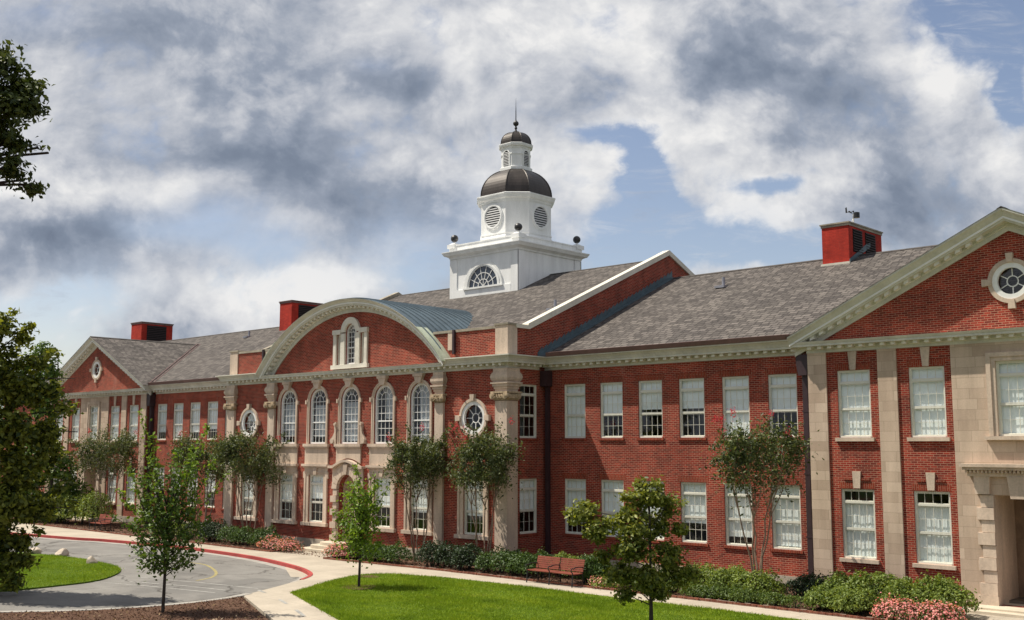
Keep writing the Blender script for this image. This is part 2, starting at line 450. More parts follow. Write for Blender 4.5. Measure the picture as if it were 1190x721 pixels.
def glass_mat():
    m = bpy.data.materials.new('window glass'); m.use_nodes = True
    g = NT(m.node_tree); g.n.clear()
    out = g.new('ShaderNodeOutputMaterial')
    tr = g.new('ShaderNodeBsdfTransparent'); tr.inputs[0].default_value = (.96, .985, .985, 1)
    gl = g.new('ShaderNodeBsdfGlossy'); gl.inputs['Roughness'].default_value = .02
    co = objco(g)
    bn = g.new('ShaderNodeBump'); bn.inputs['Strength'].default_value = .06; bn.inputs['Distance'].default_value = .05
    g.put(bn.inputs['Height'], g.noise(co, 1.6, 2)); g.l.new(bn.outputs[0], gl.inputs['Normal'])
    ge = g.new('ShaderNodeNewGeometry')
    cosi = g.m('ABSOLUTE', g.v('DOT_PRODUCT', ge.outputs['Normal'], ge.outputs['Incoming']))
    fac = g.m('MULTIPLY_ADD', g.m('POWER', g.m('SUBTRACT', 1.0, cosi), 5.0), 0.90, 0.075, clamp=True)
    ms = g.new('ShaderNodeMixShader')
    g.l.new(fac, ms.inputs[0]); g.l.new(tr.outputs[0], ms.inputs[1]); g.l.new(gl.outputs[0], ms.inputs[2])
    g.l.new(ms.outputs[0], out.inputs[0])
    return m
M['glass'] = glass_mat()

def shingle_mat():
    m, g, b = mat('grey brown roof shingles', .88, .2)
    uv = g.new('ShaderNodeTexCoord').outputs['UV']
    co = objco(g)
    t = g.new('ShaderNodeTexBrick')
    t.offset = .5; t.squash = .8; t.squash_frequency = 3
    jit = g.v('ADD', uv, g.v('MULTIPLY', g.v('SUBTRACT', g.noise(uv, .9, 3, color=True), (.5, .5, .5)), (.05, .03, 0)))
    g.put(t.inputs['Vector'], jit)
    t.inputs['Scale'].default_value = 1; t.inputs['Brick Width'].default_value = .40; t.inputs['Row Height'].default_value = .26
    t.inputs['Mortar Size'].default_value = .024; t.inputs['Mortar Smooth'].default_value = .4
    t.inputs['Color1'].default_value = (.162, .146, .136, 1); t.inputs['Color2'].default_value = (.070, .063, .060, 1); t.inputs['Mortar'].default_value = (.026, .022, .021, 1)
    big = g.noise(co, .35, 5, .6); st = g.noise(g.v('MULTIPLY', uv, (1.2, .25, 1)), 1.6, 6, .7); fi = g.noise(uv, 9, 4, .7)
    col = g.mix(.5, t.outputs['Color'], g.ramp(big, [(.3, (.75, .73, .74)), (.7, (1.2, 1.18, 1.14))]), 'MULTIPLY')
    col = g.mix(.55, col, g.ramp(st, [(.3, (.80, .79, .80)), (.7, (1.14, 1.13, 1.11))]), 'MULTIPLY')
    col = g.mix(.6, col, g.ramp(fi, [(.28, (.55, .54, .54)), (.72, (1.4, 1.38, 1.34))]), 'MULTIPLY')
    g.l.new(col, b.inputs['Base Color'])
    sep = g.new('ShaderNodeSeparateXYZ'); g.put(sep.inputs[0], jit)
    saw = g.m('FRACT', g.m('DIVIDE', sep.outputs[1], .26))
    bump(g, b, g.m('ADD', g.m('MULTIPLY', g.m('SUBTRACT', 1.0, saw), 1.0), g.m('MULTIPLY', fi, .8)), .8, .03)
    return m
M['shingle'] = shingle_mat()

# ------------------------------------------------------------------ mesh helpers
def box(bm, x0, x1, y0, y1, z0, z1):
    vs = [bm.verts.new(p) for p in ((x0, y0, z0), (x1, y0, z0), (x1, y1, z0), (x0, y1, z0), (x0, y0, z1), (x1, y0, z1), (x1, y1, z1), (x0, y1, z1))]
    for f in ((0, 3, 2, 1), (4, 5, 6, 7), (0, 1, 5, 4), (1, 2, 6, 5), (2, 3, 7, 6), (3, 0, 4, 7)):
        bm.faces.new([vs[i] for i in f])
def prism(bm, pts, fn, t0, t1):
    """outline of 2D points placed by fn(a, b, t), given thickness from t0 to t1"""
    A = [bm.verts.new(fn(a, b, t0)) for a, b in pts]
    B = [bm.verts.new(fn(a, b, t1)) for a, b in pts]
    n = len(pts)
    bm.faces.new(A); bm.faces.new(B[::-1])
    for i in range(n):
        bm.faces.new((A[i], A[(i+1) % n], B[(i+1) % n], B[i]))
def strip(bm, inner, outer, fn, t0, t1, closed=False):
    """band between two outlines of equal point count"""
    n = len(inner)
    V = [[bm.verts.new(fn(a, b, t)) for a, b in L] for L in (inner, outer) for t in (t0, t1)]
    i0, i1, o0, o1 = V
    rngs = range(n) if closed else range(n-1)
    for i in rngs:
        j = (i+1) % n
        bm.faces.new((i0[i], i0[j], o0[j], o0[i])); bm.faces.new((i1[i], o1[i], o1[j], i1[j]))
        bm.faces.new((i0[i], i1[i], i1[j], i0[j])); bm.faces.new((o0[i], o0[j], o1[j], o1[i]))
    if not closed:
        for q in (0, n-1):
            bm.faces.new((i0[q], o0[q], o1[q], i1[q]))
def loft(bm, rings, cap=True, closed=True):
    V = [[bm.verts.new(p) for p in r] for r in rings]
    n = len(V[0])
    for a, b in zip(V, V[1:]):
        for i in range(n if closed else n-1):
            j = (i+1) % n
            bm.faces.new((a[i], a[j], b[j], b[i]))
    if cap:
        bm.faces.new(V[0][::-1]); bm.faces.new(V[-1])
    return V
def sweep(bm, path, outs, ups, prof):
    rings = [[Vector(p)+Vector(o)*a+Vector(u)*b for a, b in prof] for p, o, u in zip(path, outs, ups)]
    loft(bm, rings)
def lathe(bm, prof, cx, cy, n=24, cap=True):
    rings = [[(cx+r*math.cos(2*PI*i/n), cy+r*math.sin(2*PI*i/n), z) for i in range(n)] for r, z in prof]
    loft(bm, rings, cap)
def tube(bm, pts, radii, n=7):
    pts = [Vector(p) for p in pts]
    rings = []
    for i, p in enumerate(pts):
        d = (pts[min(i+1, len(pts)-1)]-pts[max(i-1, 0)])
        if d.length < 1e-6: d = Vector((0, 0, 1))
        d.normalize()
        a = d.orthogonal().normalized() if i == 0 else (pa - d*pa.dot(d)).normalized()
        pa = a
        b = d.cross(a)
        r = radii[i]
        rings.append([p + a*r*math.cos(2*PI*j/n) + b*r*math.sin(2*PI*j/n) for j in range(n)])
    loft(bm, rings)
def wall(bm, outer, holes, fn, depth):
    """flat wall face with openings and the reveals of the openings"""
    loops = [outer]+holes
    vl = [[Vector((a, b, 0)) for a, b in L] for L in loops]
    flat = [p for L in loops for p in L]
    V = [bm.verts.new(fn(a, b, 0)) for a, b in flat]
    for t in tessellate_polygon(vl):
        try: bm.faces.new([V[i] for i in t])
        except ValueError: pass
    off = len(outer)
    for h in holes:
        n = len(h)
        A = V[off:off+n]
        B = [bm.verts.new(fn(a, b, depth)) for a, b in h]
        for i in range(n):
            bm.faces.new((A[i], A[(i+1) % n], B[(i+1) % n], B[i]))
        off += n
FX = lambda y: (lambda a, b, t: (a, y+t, b))          # facade facing -Y
def rect(x0, x1, z0, z1): return [(x0, z0), (x1, z0), (x1, z1), (x0, z1)]
def arc(cx, cz, r, a0, a1, n): return [(cx+r*math.cos(a0+(a1-a0)*i/n), cz+r*math.sin(a0+(a1-a0)*i/n)) for i in range(n+1)]
def circle(cx, cz, r, n=32): return arc(cx, cz, r, 0, 2*PI, n)[:-1]
def archhole(cx, hw, z0, zs, n=14): return [(cx-hw, z0), (cx+hw, z0)] + arc(cx, zs, hw, 0, PI, n)

def finish(bm):
    bmesh.ops.recalc_face_normals(bm, faces=bm.faces[:])
def obj(name, bm, m, parent=None, loc=None, smooth=False):
    if isinstance(bm, bmesh.types.BMesh):
        finish(bm)
        me = bpy.data.meshes.new(name)
        bm.to_mesh(me); bm.free()
        me.materials.append(m)
        if smooth:
            for p in me.polygons: p.use_smooth = True
    else:
        me = bm
    o = bpy.data.objects.new(name, me)
    COL.objects.link(o)
    if parent: o.parent = parent
    if loc is not None: o.location = loc
    return o
def thing(name, label, cat, loc=(0, 0, 0), group=None):
    o = bpy.data.objects.new(name, None)
    COL.objects.link(o)
    o.location = loc
    o.empty_display_size = .3
    tag(o, label, cat, group)
    return o
def tag(o, label, cat, group=None):
    o['label'] = label; o['category'] = cat
    if group: o['group'] = group
    return o
def struct(name, bm, m):
    o = obj(name, bm, m); o['kind'] = 'structure'
    return o
def B(): return bmesh.new()

# ------------------------------------------------------------------ ground, road, paving
ZG = 0.2
def sheet(pts, z, skirt=None):
    bm = B()
    vl = [Vector((x, y, 0)) for x, y in pts]
    V = [bm.verts.new((x, y, z)) for x, y in pts]
    for t in tessellate_polygon([vl]):
        try: bm.faces.new([V[i] for i in t])
        except ValueError: pass
    if skirt is not None:
        L = [bm.verts.new((x, y, skirt)) for x, y in pts]
        n = len(pts)
        for i in range(n):
            bm.faces.new((V[i], V[(i+1) % n], L[(i+1) % n], L[i]))
    return bm
def smoothline(pts, n=6):
    out = []
    P = [pts[0]]+list(pts)+[pts[-1]]
    for i in range(1, len(P)-2):
        p0, p1, p2, p3 = [Vector((*q, 0)) for q in P[i-1:i+3]]
        for j in range(n):
            t = j/n
            v = .5*((2*p1)+(p2-p0)*t+(2*p0-5*p1+4*p2-p3)*t*t+(3*p1-p0-3*p2+p3)*t**3)
            out.append((v.x, v.y))
    out.append(tuple(pts[-1]))
    return out

bm = sheet([(-900, -700), (900, -700), (900, 900), (-900, 900)], -0.02)
struct('ground', bm, M['far_ground'])
kerb_line = smoothline([(-60, -11), (-32, -7.6), (-17.9, -5.75), (-14.5, -4.95), (-8.6, -4.25), (-4.5, -4.3), (-.5, -4.65), (3.25, -5.5), (5.4, -6.3), (6.75, -7.15), (7.6, -8.2)])
near_line = smoothline([(9.5, -11.75), (9.95, -13.2), (9.85, -15.2), (9.05, -17.3), (7.5, -19.3), (4, -23), (-10, -36), (-60, -75)])
road = kerb_line + [(8.5, -9.8)] + near_line + [(-140, -90), (-140, -12)]
struct('road', sheet(road, 0.075), M['asphalt'])
slab = kerb_line + [(8.5, -9.8), (9.5, -11.75), (9.85, -12.2), (14.9, -14.5), (30, -21.6), (60, -36), (75, -36), (75, 2.2), (-60, 2.2)]
struct('sidewalk', sheet(slab, ZG, 0.0), M['sidewalk'])
def band(line, off0, off1, z0, z1, m, name):
    bm = B()
    rings = []
    for i, p in enumerate(line):
        a = Vector(line[max(i-1, 0)]); b = Vector(line[min(i+1, len(line)-1)])
        d = (b-a).normalized(); nrm = Vector((d.y, -d.x))
        q = Vector(p)
        rings.append([(*(q+nrm*off0), z0), (*(q+nrm*off1), z0), (*(q+nrm*off1), z1), (*(q+nrm*off0), z1)])
    loft(bm, rings)
    return struct(name, bm, m)
band(kerb_line, -0.07, .08, 0.0, .215, M['kerb_red'], 'red_kerb')
band(kerb_line, .081, .46, 0.0, .082, M['kerb'], 'gutter_strip')
band(near_line, -.55, -.12, 0.0, .10, M['kerb'], 'gutter_strip')
band(near_line, -.12, .16, 0.0, .21, M['kerb'], 'kerb')
# pale concrete apron by the kerb tip
ap = [at(x, y, .08) for x, y in ((331, 660), (340, 656.5), (352, 660), (357, 668), (352, 671), (338, 671))]
struct('kerb_apron', sheet([(p.x, p.y) for p in ap], .084), M['sidewalk'])
# beds along the wall
BED = -2.45
for nm, pts in (('planting_bed', [(-60, BED-.2), (-2.1, BED-.35), (-2.1, 2.3), (-60, 2.3)]), ('planting_bed', [(2.1, BED-.5), (9, BED-.1), (28.2, BED-.1), (28.2, 2.3), (2.1, 2.3)]), ('planting_bed', [(32.6, BED-.1), (75, BED), (75, 2.3), (32.6, 2.3)])):
    struct(nm, sheet(pts, ZG+.006), M['mulch'])
def edging(pts):
    bm = B()
    for (x0, y0), (x1, y1) in zip(pts, pts[1:]):
        d = Vector((x1-x0, y1-y0)); n = max(1, int(d.length/.21)); d /= n
        for i in range(n):
            p = Vector((x0, y0))+d*i
            a = math.atan2(d.y, d.x)
            c, s_ = math.cos(a), math.sin(a)
            h = ZG+.075+random.uniform(-.015, .015); e = random.uniform(-.015, .015)
            pr_ = [(0.005, -.05+e), (d.length-.006, -.05+e), (d.length-.006, .05+e), (.005, .05+e)]
            lo = [bm.verts.new((p.x+u*c-v*s_, p.y+u*s_+v*c, ZG-.01)) for u, v in pr_]
            hi = [bm.verts.new((p.x+u*c-v*s_, p.y+u*s_+v*c, h)) for u, v in pr_]
            bm.faces.new(hi)
            for q in range(4): bm.faces.new((lo[q], lo[(q+1) % 4], hi[(q+1) % 4], hi[q]))
    return bm
for pts in ([(-40, BED-.26), (-2.15, BED-.4), (-2.15, -1.2)], [(2.15, -1.2), (2.15, BED-.58), (9, BED-.16), (28.1, BED-.16), (28.1, .9)]):
    struct('bed_edging', edging(pts), M['brick_ground'])
# lawns
lawn = smoothline([(16.2, -13.2), (10.75, -10.85), (10.2, -10.45), (9.75, -9.6), (8.25, -6.7), (8.0, -5.9), (8.12, -5.2), (8.7, -4.7), (9.8, -4.38), (11.2, -4.05), (12.9, -3.96)], 5) + [(60, -3.96), (60, -33.8), (30, -19.4)]
struct('lawn', sheet(lawn, ZG+.008), M['lawn_soil'])
isl = smoothline([(-6, -9.95), (-2.5, -10.4), (-.4, -11.3), (1.5, -13.1), (2.0, -14.8), (2.0, -17.2), (.6, -19.6), (-6, -21.5), (-13, -20), (-15.5, -15.5), (-12, -11), (-6, -9.95)], 5)[:-1]
struct('island_lawn', sheet(isl, .13, .0), M['lawn_soil'])
mul = [(9.95, -12.35), (14.9, -14.65), (30, -21.75), (60, -36), (60, -60), (-20, -60), (-10, -36.3), (4.1, -23.2), (7.7, -19.4), (9.25, -17.3), (10.05, -15.2), (10.1, -13.3)]
struct('mulch_bed', sheet(mul, ZG+.004, 0.0), M['mulch'])
struct('tree_ring', sheet([(10.94+math.cos(a)*r_, -8.18+math.sin(a)*r_) for a, r_ in [(2*PI*i/18, random.uniform(.55, .8)) for i in range(18)]], ZG+.02), M['mulch'])
struct('tree_ring', sheet([(8.7+math.cos(a)*r_, -5.9+math.sin(a)*r_*.7) for a, r_ in [(2*PI*i/14, random.uniform(.4, .6)) for i in range(14)]], ZG+.02), M['mulch'])
# painted lines
def stroke(pts, w, z):
    bm = B()
    rings = []
    for i, p in enumerate(pts):
        a = Vector(pts[max(i-1, 0)]); b = Vector(pts[min(i+1, len(pts)-1)])
        d = (b-a).normalized(); n = Vector((d.y, -d.x)); q = Vector(p)
        rings.append([(*(q-n*w/2), z), (*(q+n*w/2), z)])
    loft(bm, rings, cap=False, closed=False)
    return bm
def pxs(lst, z): return [(p.x, p.y) for p in (at(x, y, z) for x, y in lst)]
struct('yellow_line', stroke(smoothline(pxs([(208, 652), (222, 654), (240, 657), (251, 665), (246, 671), (228, 675)], .08)), .12, .080), M['paint_yellow'])
for a in ([(92, 675), (170, 681), (250, 689)], [(150, 676), (215, 681), (262, 686)], [(160, 671), (230, 677), (300, 684)]):
    struct('road_line', stroke(pxs(a, .08), .10, .080), M['paint_white'])
for a in ([(325, 697), (333, 702)], [(344, 709), (353, 716)], [(300, 686), (308, 689)]):
    struct('path_mark', stroke(pxs(a, .2), .12, .205), M['paint_white'])
# ================================================================== the school
WY, PY, XR, XP, XE = 2.384, 2.0013, 10.5, 23.26, 37.3      # planes of wings and pavilions; ends of centre, wing, pavilion
X1, PW, WW = 11.571, 1.9645, 1.17
ZU0, ZU1, ZL0, ZL1 = 5.52, 7.81, 1.52, 3.81
ZT = 8.46
Q = 2.523
school = thing('school_building', 'long red brick schoolhouse with limestone trim, arched centre and white domed cupola', 'school', (0, 0, 0))
SPLIT = {'pilaster', 'quoin', 'lintel', 'keystone', 'corner_board', 'parapet_pier', 'coping', 'parapet_drain', 'patina_flashing', 'roof_valley', 'partition', 'floor', 'plinth'}
def islands(bm):
    seen = set(); out = []
    for v in bm.verts:
        if v in seen: continue
        st = [v]; comp = set()
        while st:
            q = st.pop()
            if q in comp: continue
            comp.add(q)
            for e in q.link_edges:
                w = e.other_vert(q)
                if w not in comp: st.append(w)
        seen |= comp; out.append(comp)
    return out
def part(name, bm, m, parent=None, smooth=False, label=None):
    if name in SPLIT:
        isl_ = islands(bm)
        if len(isl_) > 1:
            o = None
            for comp in isl_:
                nb = bmesh.new(); mp = {v: nb.verts.new(v.co) for v in comp}
                for f in bm.faces:
                    if f.verts[0] in comp: nb.faces.new([mp[v] for v in f.verts])
                q = obj(name, nb, m, parent or school)
                o = o or q
            bm.free()
            return o
    o = obj(name, bm, m, parent or school, smooth=smooth)
    if label: o['label'] = label
    return o

mesh_cache = {}
def cached(key, fn, m):
    if key not in mesh_cache:
        bm = fn(); finish(bm)
        me = bpy.data.meshes.new(key[0]); bm.to_mesh(me); bm.free()
        me.materials.append(m)
        mesh_cache[key] = me
    return mesh_cache[key]

def rect_window(x, z0, plane, w, h, cols=4, blind=1.0, top_dark=False, rot=0, sill='brick', transom=.19, curtain=False, label=None, px=None):
    """sash window: frame, transom light, two sashes; opening lies on the wall plane"""
    def frame():
        bm = B(); t = .055
        box(bm, -w/2, -w/2+t, .05, .17, 0, h); box(bm, w/2-t, w/2, .05, .17, 0, h)
        box(bm, -w/2+t, w/2-t, .052, .17, h-t, h); box(bm, -w/2+t, w/2-t, .03, .19, 0, .06)
        return bm
    zt = h*(1-transom) if transom else h-.055
    zm = .06+(zt-.06)*.5
    def sash():
        bm = B(); t = .055; a = -w/2+t; b = w/2-t; mu = .013
        if transom:
            box(bm, a, b, .065, .16, zt-.035, zt+.035)
        box(bm, a, b, .075, .15, zm-.022, zm+.022)
        secs = [(.06, zm-.03, .115, 2), (zm+.03, zt-.035 if transom else h-.055, .09, 2)]
        if transom: secs.append((zt+.035, h-.055, .09, 1))
        for s0, s1, y, rows in secs:
            st = .028
            box(bm, a, a+st, y-.012, y+.03, s0, s1); box(bm, b-st, b, y-.012, y+.03, s0, s1)
            box(bm, a+st, b-st, y-.011, y+.03, s1-st, s1); box(bm, a+st, b-st, y-.011, y+.03, s0, s0+st)
            for i in range(1, cols):
                u = a+(b-a)*i/cols
                box(bm, u-mu/2, u+mu/2, y-.004, y+.022, s0+st, s1-st)
            for j in range(1, rows):
                v = s0+(s1-s0)*j/rows
                box(bm, a+st, b-st, y-.002, y+.020, v-mu/2, v+mu/2)
        return bm
    def pane():
        bm = B(); a = -w/2+.055; b = w/2-.055
        for s0, s1, y in ((.06, zm, .122), (zm, h-.055, .099)):
            V = [bm.verts.new(p) for p in ((a, y, s0), (b, y, s0), (b, y, s1), (a, y, s1))]
            bm.faces.new(V)
        return bm
    key = (round(w, 3), round(h, 3), cols, transom)
    o = obj('window', cached(('window',)+key, frame, M['sash']), None, school, loc=(x, plane, z0))
    if rot: o.location = px; o.rotation_euler = (0, 0, rot)
    if label: o['label'] = label
    obj('sash', cached(('sash',)+key, sash, M['sash']), None, o)
    obj('pane', cached(('pane',)+key, pane, M['glass']), None, o)
    if blind > 0:
        top = zt if top_dark else h-.03
        bot = top-(top-.06)*blind
        def bl():
            bm = B()
            n = 13
            for i in range(n):                       # gently folded fabric
                pass
            xs = np.linspace(-w/2+.02, w/2-.02, 41)
            amp = .006 if curtain else .002
            top_, bot_ = top, bot
            pts = [(xx, .185+amp*math.sin(i*1.35+x)+(.006*math.sin(i*.37+2*x) if curtain else 0)) for i, xx in enumerate(xs)]
            A = [bm.verts.new((p[0], p[1], bot_)) for p in pts]; C = [bm.verts.new((p[0], p[1], top_)) for p in pts]
            for i in range(len(pts)-1): bm.faces.new((A[i], A[i+1], C[i+1], C[i]))
            if not curtain: box(bm, xs[0], xs[-1], .172, .20, bot_-.03, bot_)
            return bm
        obj('curtain' if curtain else 'blind', cached(('curtain' if curtain else 'blind', round(x, 2), round(z0, 2)), bl, M['curtain' if curtain else 'blind']), None, o)
    if sill == 'brick':
        def sl():
            bm = B(); box(bm, -w/2-.06, w/2+.06, -.055, .06, -.10, -.004); return bm
        obj('sill', cached(('sill', 'b', round(w, 2)), sl, M['brick_soldier']), None, o)
    elif sill == 'stone':
        def sl2():
            bm = B(); box(bm, -w/2-.10, w/2+.10, -.10, .06, -.125, -.003); return bm
        obj('sill', cached(('sill', 's', round(w, 2)), sl2, M['stone']), None, o)
    return o

# ---- walls of the two wings
def soldier_band(bm, cx, z, w, plane):
    box(bm, cx-w/2-.12, cx+w/2+.12, plane-.004, plane+.02, z+.004, z+.225)
blind_up = [1.0, .60, .50, .50, 1.0, .56]
blind_lo = [.62, 1.0, 1.0, .68, .88, .965]
blind_up_l = [.60, .50, .72, .80, .93, .78]
blind_lo_l = [.55, .60, .62, .50, .70, .60]
for sgn in (1, -1):
    holes = []; cs = []
    for i in range(6):
        c = sgn*(X1+i*PW+WW/2); cs.append(c)
        holes += [rect(c-WW/2, c+WW/2, ZU0, ZU1), rect(c-WW/2, c+WW/2, ZL0, ZL1)]
    bm = B()
    x0, x1 = sorted((sgn*XR, sgn*XP))
    wall(bm, rect(x0, x1, 0.0, 9.0), holes, FX(WY), .26)
    wpart = part('wall', bm, M['brick'])
    bm = B()
    for c in cs:
        soldier_band(bm, c, ZU1, WW, WY); soldier_band(bm, c, ZL1, WW, WY)
    part('lintel', bm, M['brick_soldier'], wpart)
    bm = B(); box(bm, x0+(.06 if sgn > 0 else 0), x1-(.06 if sgn < 0 else 0), WY-.05, WY+.02, .30, .60); part('plinth', bm, M['plinth'], wpart)
    for i, c in enumerate(cs):
        bu = blind_up[i] if sgn > 0 else blind_up_l[i]; bl = blind_lo[i] if sgn > 0 else blind_lo_l[i]
        rect_window(c, ZU0, WY, WW, ZU1-ZU0, blind=bu)
        rect_window(c, ZL0, WY, WW, ZL1-ZL0, blind=bl, curtain=(i in (1, 4)))

# ---- pavilions with pediments
XC = 30.28
for sgn in (1, -1):
    P_ = lambda x: sgn*x
    px0, px1 = sorted((P_(XP), P_(XE)))
    SL = .478
    apexz = 8.86+(XC-XP)*SL
    wins = []
    for mirror in (1, -1):
        for a, b_ in ((24.31, 25.51), (26.85, 28.04)):
            c = XC+mirror*((a+b_)/2-XC)
            wins.append(P_(c))
    ww = 1.19
    zu0, zu1, zl0, zl1 = 5.49, 7.80, 1.43, 3.75
    holes = []
    for c in wins: holes += [rect(c-ww/2, c+ww/2, zu0, zu1), rect(c-ww/2, c+ww/2, zl0, zl1)]
    ec = P_(XC)
    holes += [rect(ec-.61, ec+.61, 5.52, 7.86), rect(ec-.86, ec+.86, .34, 3.70)]
    rz = 10.36
    holes.append(circle(ec, rz, .47))
    bm = B()
    outer = [(px0, 0), (px1, 0), (px1, 8.86), (ec, apexz), (px0, 8.86)]
    wall(bm, outer, holes, FX(PY), .28)
    wp = part('wall', bm, M['brick'])
    bm = B()                                        # the short returns
    for xe in (XP, XE):
        V = [bm.verts.new(q) for q in ((P_(xe), PY, 0), (P_(xe), WY+.3, 0), (P_(xe), WY+.3, 9), (P_(xe), PY, 9))]
        bm.faces.new(V)
    part('return_wall', bm, M['brick'], wp)
    # stone pilasters, centre bay, plinth
    bm = B()
    for mirror in (1, -1):
        for a, b_ in ((23.24, 23.938), (25.81, 26.47)):
            q0, q1 = sorted((P_(XC+mirror*(a-XC)), P_(XC+mirror*(b_-XC))))
            box(bm, q0, q1, PY-.06, PY+.01, .62, ZT)
    part('pilaster', bm, M['ashlar'])
    bm = B()
    hw = XC-28.28
    wall(bm, rect(ec-hw, ec+hw, .30, ZT), [rect(ec-.61, ec+.61, 5.52, 7.86), rect(ec-.86, ec+.86, .34, 3.70)], FX(PY-.055), .07)
    for e in (-hw, hw):
        V = [bm.verts.new(q) for q in ((ec+e, PY-.055, .3), (ec+e, PY, .3), (ec+e, PY, ZT), (ec+e, PY-.055, ZT))]
        bm.faces.new(V)
    bay = part('stone_bay', bm, M['ashlar'])
    bm = B()
    for q0, q1 in ((px0-.02, ec-hw-.005), (ec+hw+.005, px1+.02)):
        box(bm, q0, q1, PY-.085, PY+.01, .24, .615)
    part('plinth', bm, M['plinth'], wp)
    # keystones, soldier courses, recessed panel lines
    bm = B()
    for c in wins:
        prism(bm, [(c-.10, zu1+.01), (c+.10, zu1+.01), (c+.16, ZT-.012), (c-.16, ZT-.012)], FX(PY-.045), 0, .05)
        prism(bm, [(c-.115, zl1+.03), (c+.115, zl1+.03), (c+.15, zl1+.60), (c-.15, zl1+.60)], FX(PY-.05), 0, .055)
    part('keystone', bm, M['stone'], wp)
    bm = B()
    for c in wins:
        for k_ in (-1, 1):
            q0, q1 = sorted((c+k_*.16, c+k_*(ww/2+.05)))
            box(bm, q0, q1, PY-.004, PY+.02, zl1+.02, zl1+.235); box(bm, q0+.18*(k_ < 0), q1-.18*(k_ > 0), PY-.035, PY+.02, zl1+.30, zl1+.37)
            box(bm, q0, q1, PY-.004, PY+.02, zu1+.02, zu1+.235)
    part('lintel', bm, M['brick_soldier'], wp)
    for i, c in enumerate(wins):
        rect_window(c, zu0, PY, ww, zu1-zu0, blind=1.0, sill='stone')
        rect_window(c, zl0, PY, ww, zl1-zl0, blind=1.0, top_dark=True, sill='stone', curtain=True)
    w_ = rect_window(ec, 5.52, PY-.055, 1.22, 2.34, blind=1.0, sill='none')
    # architrave of the centre window and its sill
    bm = B()
    inner = [(ec-.61, 5.52), (ec-.61, 7.86), (ec+.61, 7.86), (ec+.61, 5.52)]
    for off, th in ((.13, .05), (.27, .09)):
        o1 = [(ec-.61-off, 5.52), (ec-.61-off, 7.86+off), (ec+.61+off, 7.86+off), (ec+.61+off, 5.52)]
        strip(bm, inner, o1, FX(PY-.055-th), 0, th); inner = o1
    box(bm, ec-1.0, ec+1.0, PY-.24, PY-.05, 5.40, 5.515)
    part('window_architrave', bm, M['stone'], bay)
    # entrance: hood on brackets, quoined jambs, deep recess
    bm = B()
    box(bm, ec-1.72, ec+1.72, PY-.52, PY-.05, 4.56, 4.66)
    box(bm, ec-1.66, ec+1.66, PY-.44, PY-.05, 4.47, 4.56)
    for i in range(27):
        u = ec-1.56+i*.12
        box(bm, u-.035, u+.035, PY-.36, PY-.05, 4.38, 4.47)
    box(bm, ec-1.58, ec+1.58, PY-.24, PY-.05, 4.27, 4.38)
    for k_ in (-1, 1):
        q0, q1 = sorted((ec+k_*.95, ec+k_*1.38))
        prism(bm, [(q0, 3.72), (q1, 3.72), (q1+.03, 4.27), (q0-.03, 4.27)], FX(PY-.20), 0, .15)
    prism(bm, [(ec-.30, 3.60), (ec+.30, 3.60), (ec+.38, 4.27), (ec-.38, 4.27)], FX(PY-.26), 0, .21)
    part('door_hood', bm, M['stone'], bay)
    bm = B()
    for k_ in (-1, 1):
        for i in range(8):
            wq = .40 if i % 2 else .52
            q0, q1 = sorted((ec+k_*.86, ec+k_*(.86+wq)))
            box(bm, q0, q1, PY-.055-(.10 if i % 2 == 0 else .06), PY-.05, .62+i*.385, .62+i*.385+.37)
        q0, q1 = sorted((ec+k_*.84, ec+k_*1.46))
        box(bm, q0, q1, PY-.18, PY-.05, .25, .615)
    part('quoin', bm, M['stone'], bay)
    bm = B()
    for k_ in (-1, 1):
        q0, q1 = sorted((ec+k_*.86, ec+k_*1.0)); box(bm, q0-.004, q1+.004, PY-.04, PY+1.9, .34, 3.699)
    box(bm, ec-.85, ec+.85, PY-.04, PY+1.9, 3.695, 3.85)
    part('door_recess', bm, M['stone'], bay)
    bm = B(); box(bm, ec-.86, ec+.86, PY+1.7, PY+1.78, .34, 3.70)
    for dx in (-.43, .43):
        for z_ in (.6, 1.5, 2.5):
            box(bm, ec+dx-.3, ec+dx+.3, PY+1.67, PY+1.705, z_, z_+.75)
    dr = part('door', bm, M['door_wood'])
    bm = B(); box(bm, ec-.10, ec-.05, PY+1.62, PY+1.70, 1.25, 1.5); part('handle', bm, M['iron'], dr)
    bm = B()
    box(bm, ec-1.55, ec+1.55, PY-1.25, PY-.02, .1, .28); box(bm, ec-1.45, ec+1.45, PY-.85, PY+1.95, .1, .338)
    part('step', bm, M['step'])
    # bullseye in the pediment
    bm = B()
    strip(bm, circle(ec, rz, .575), circle(ec, rz, .71), FX(PY-.07), 0, .08, closed=True)
    for a in (0, PI/2, PI, 3*PI/2):
        ca, sa = math.cos(a), math.sin(a)
        pts = [(ec+ca*r_-sa*t_, rz+sa*r_+ca*t_) for r_, t_ in ((.59, -.085), (.88, -.115), (.88, .115), (.59, .085))]
        prism(bm, pts, FX(PY-.12), 0, .12)
    st = part('bullseye_surround', bm, M['stone'])
    def roundwin(cx, cz, r, plane, spokes, hub, name='round_window'):
        bm = B()
        strip(bm, circle(cx, cz, r-.05), circle(cx, cz, r+.11), FX(plane-.05), 0, .12, closed=True)
        strip(bm, circle(cx, cz, hub-.016, 20), circle(cx, cz, hub+.016, 20), FX(plane+.10), 0, .03, closed=True)
        for i in range(spokes):
            a = 2*PI*i/spokes+PI/2; ca, sa = math.cos(a), math.sin(a)
            pts = [(cx+ca*r_-sa*t_, cz+sa*r_+ca*t_) for r_, t_ in ((hub, -.014), (r-.06, -.014), (r-.06, .014), (hub, .014))]
            prism(bm, pts, FX(plane+.103), 0, .026)
        o = part(name, bm, M['white'])
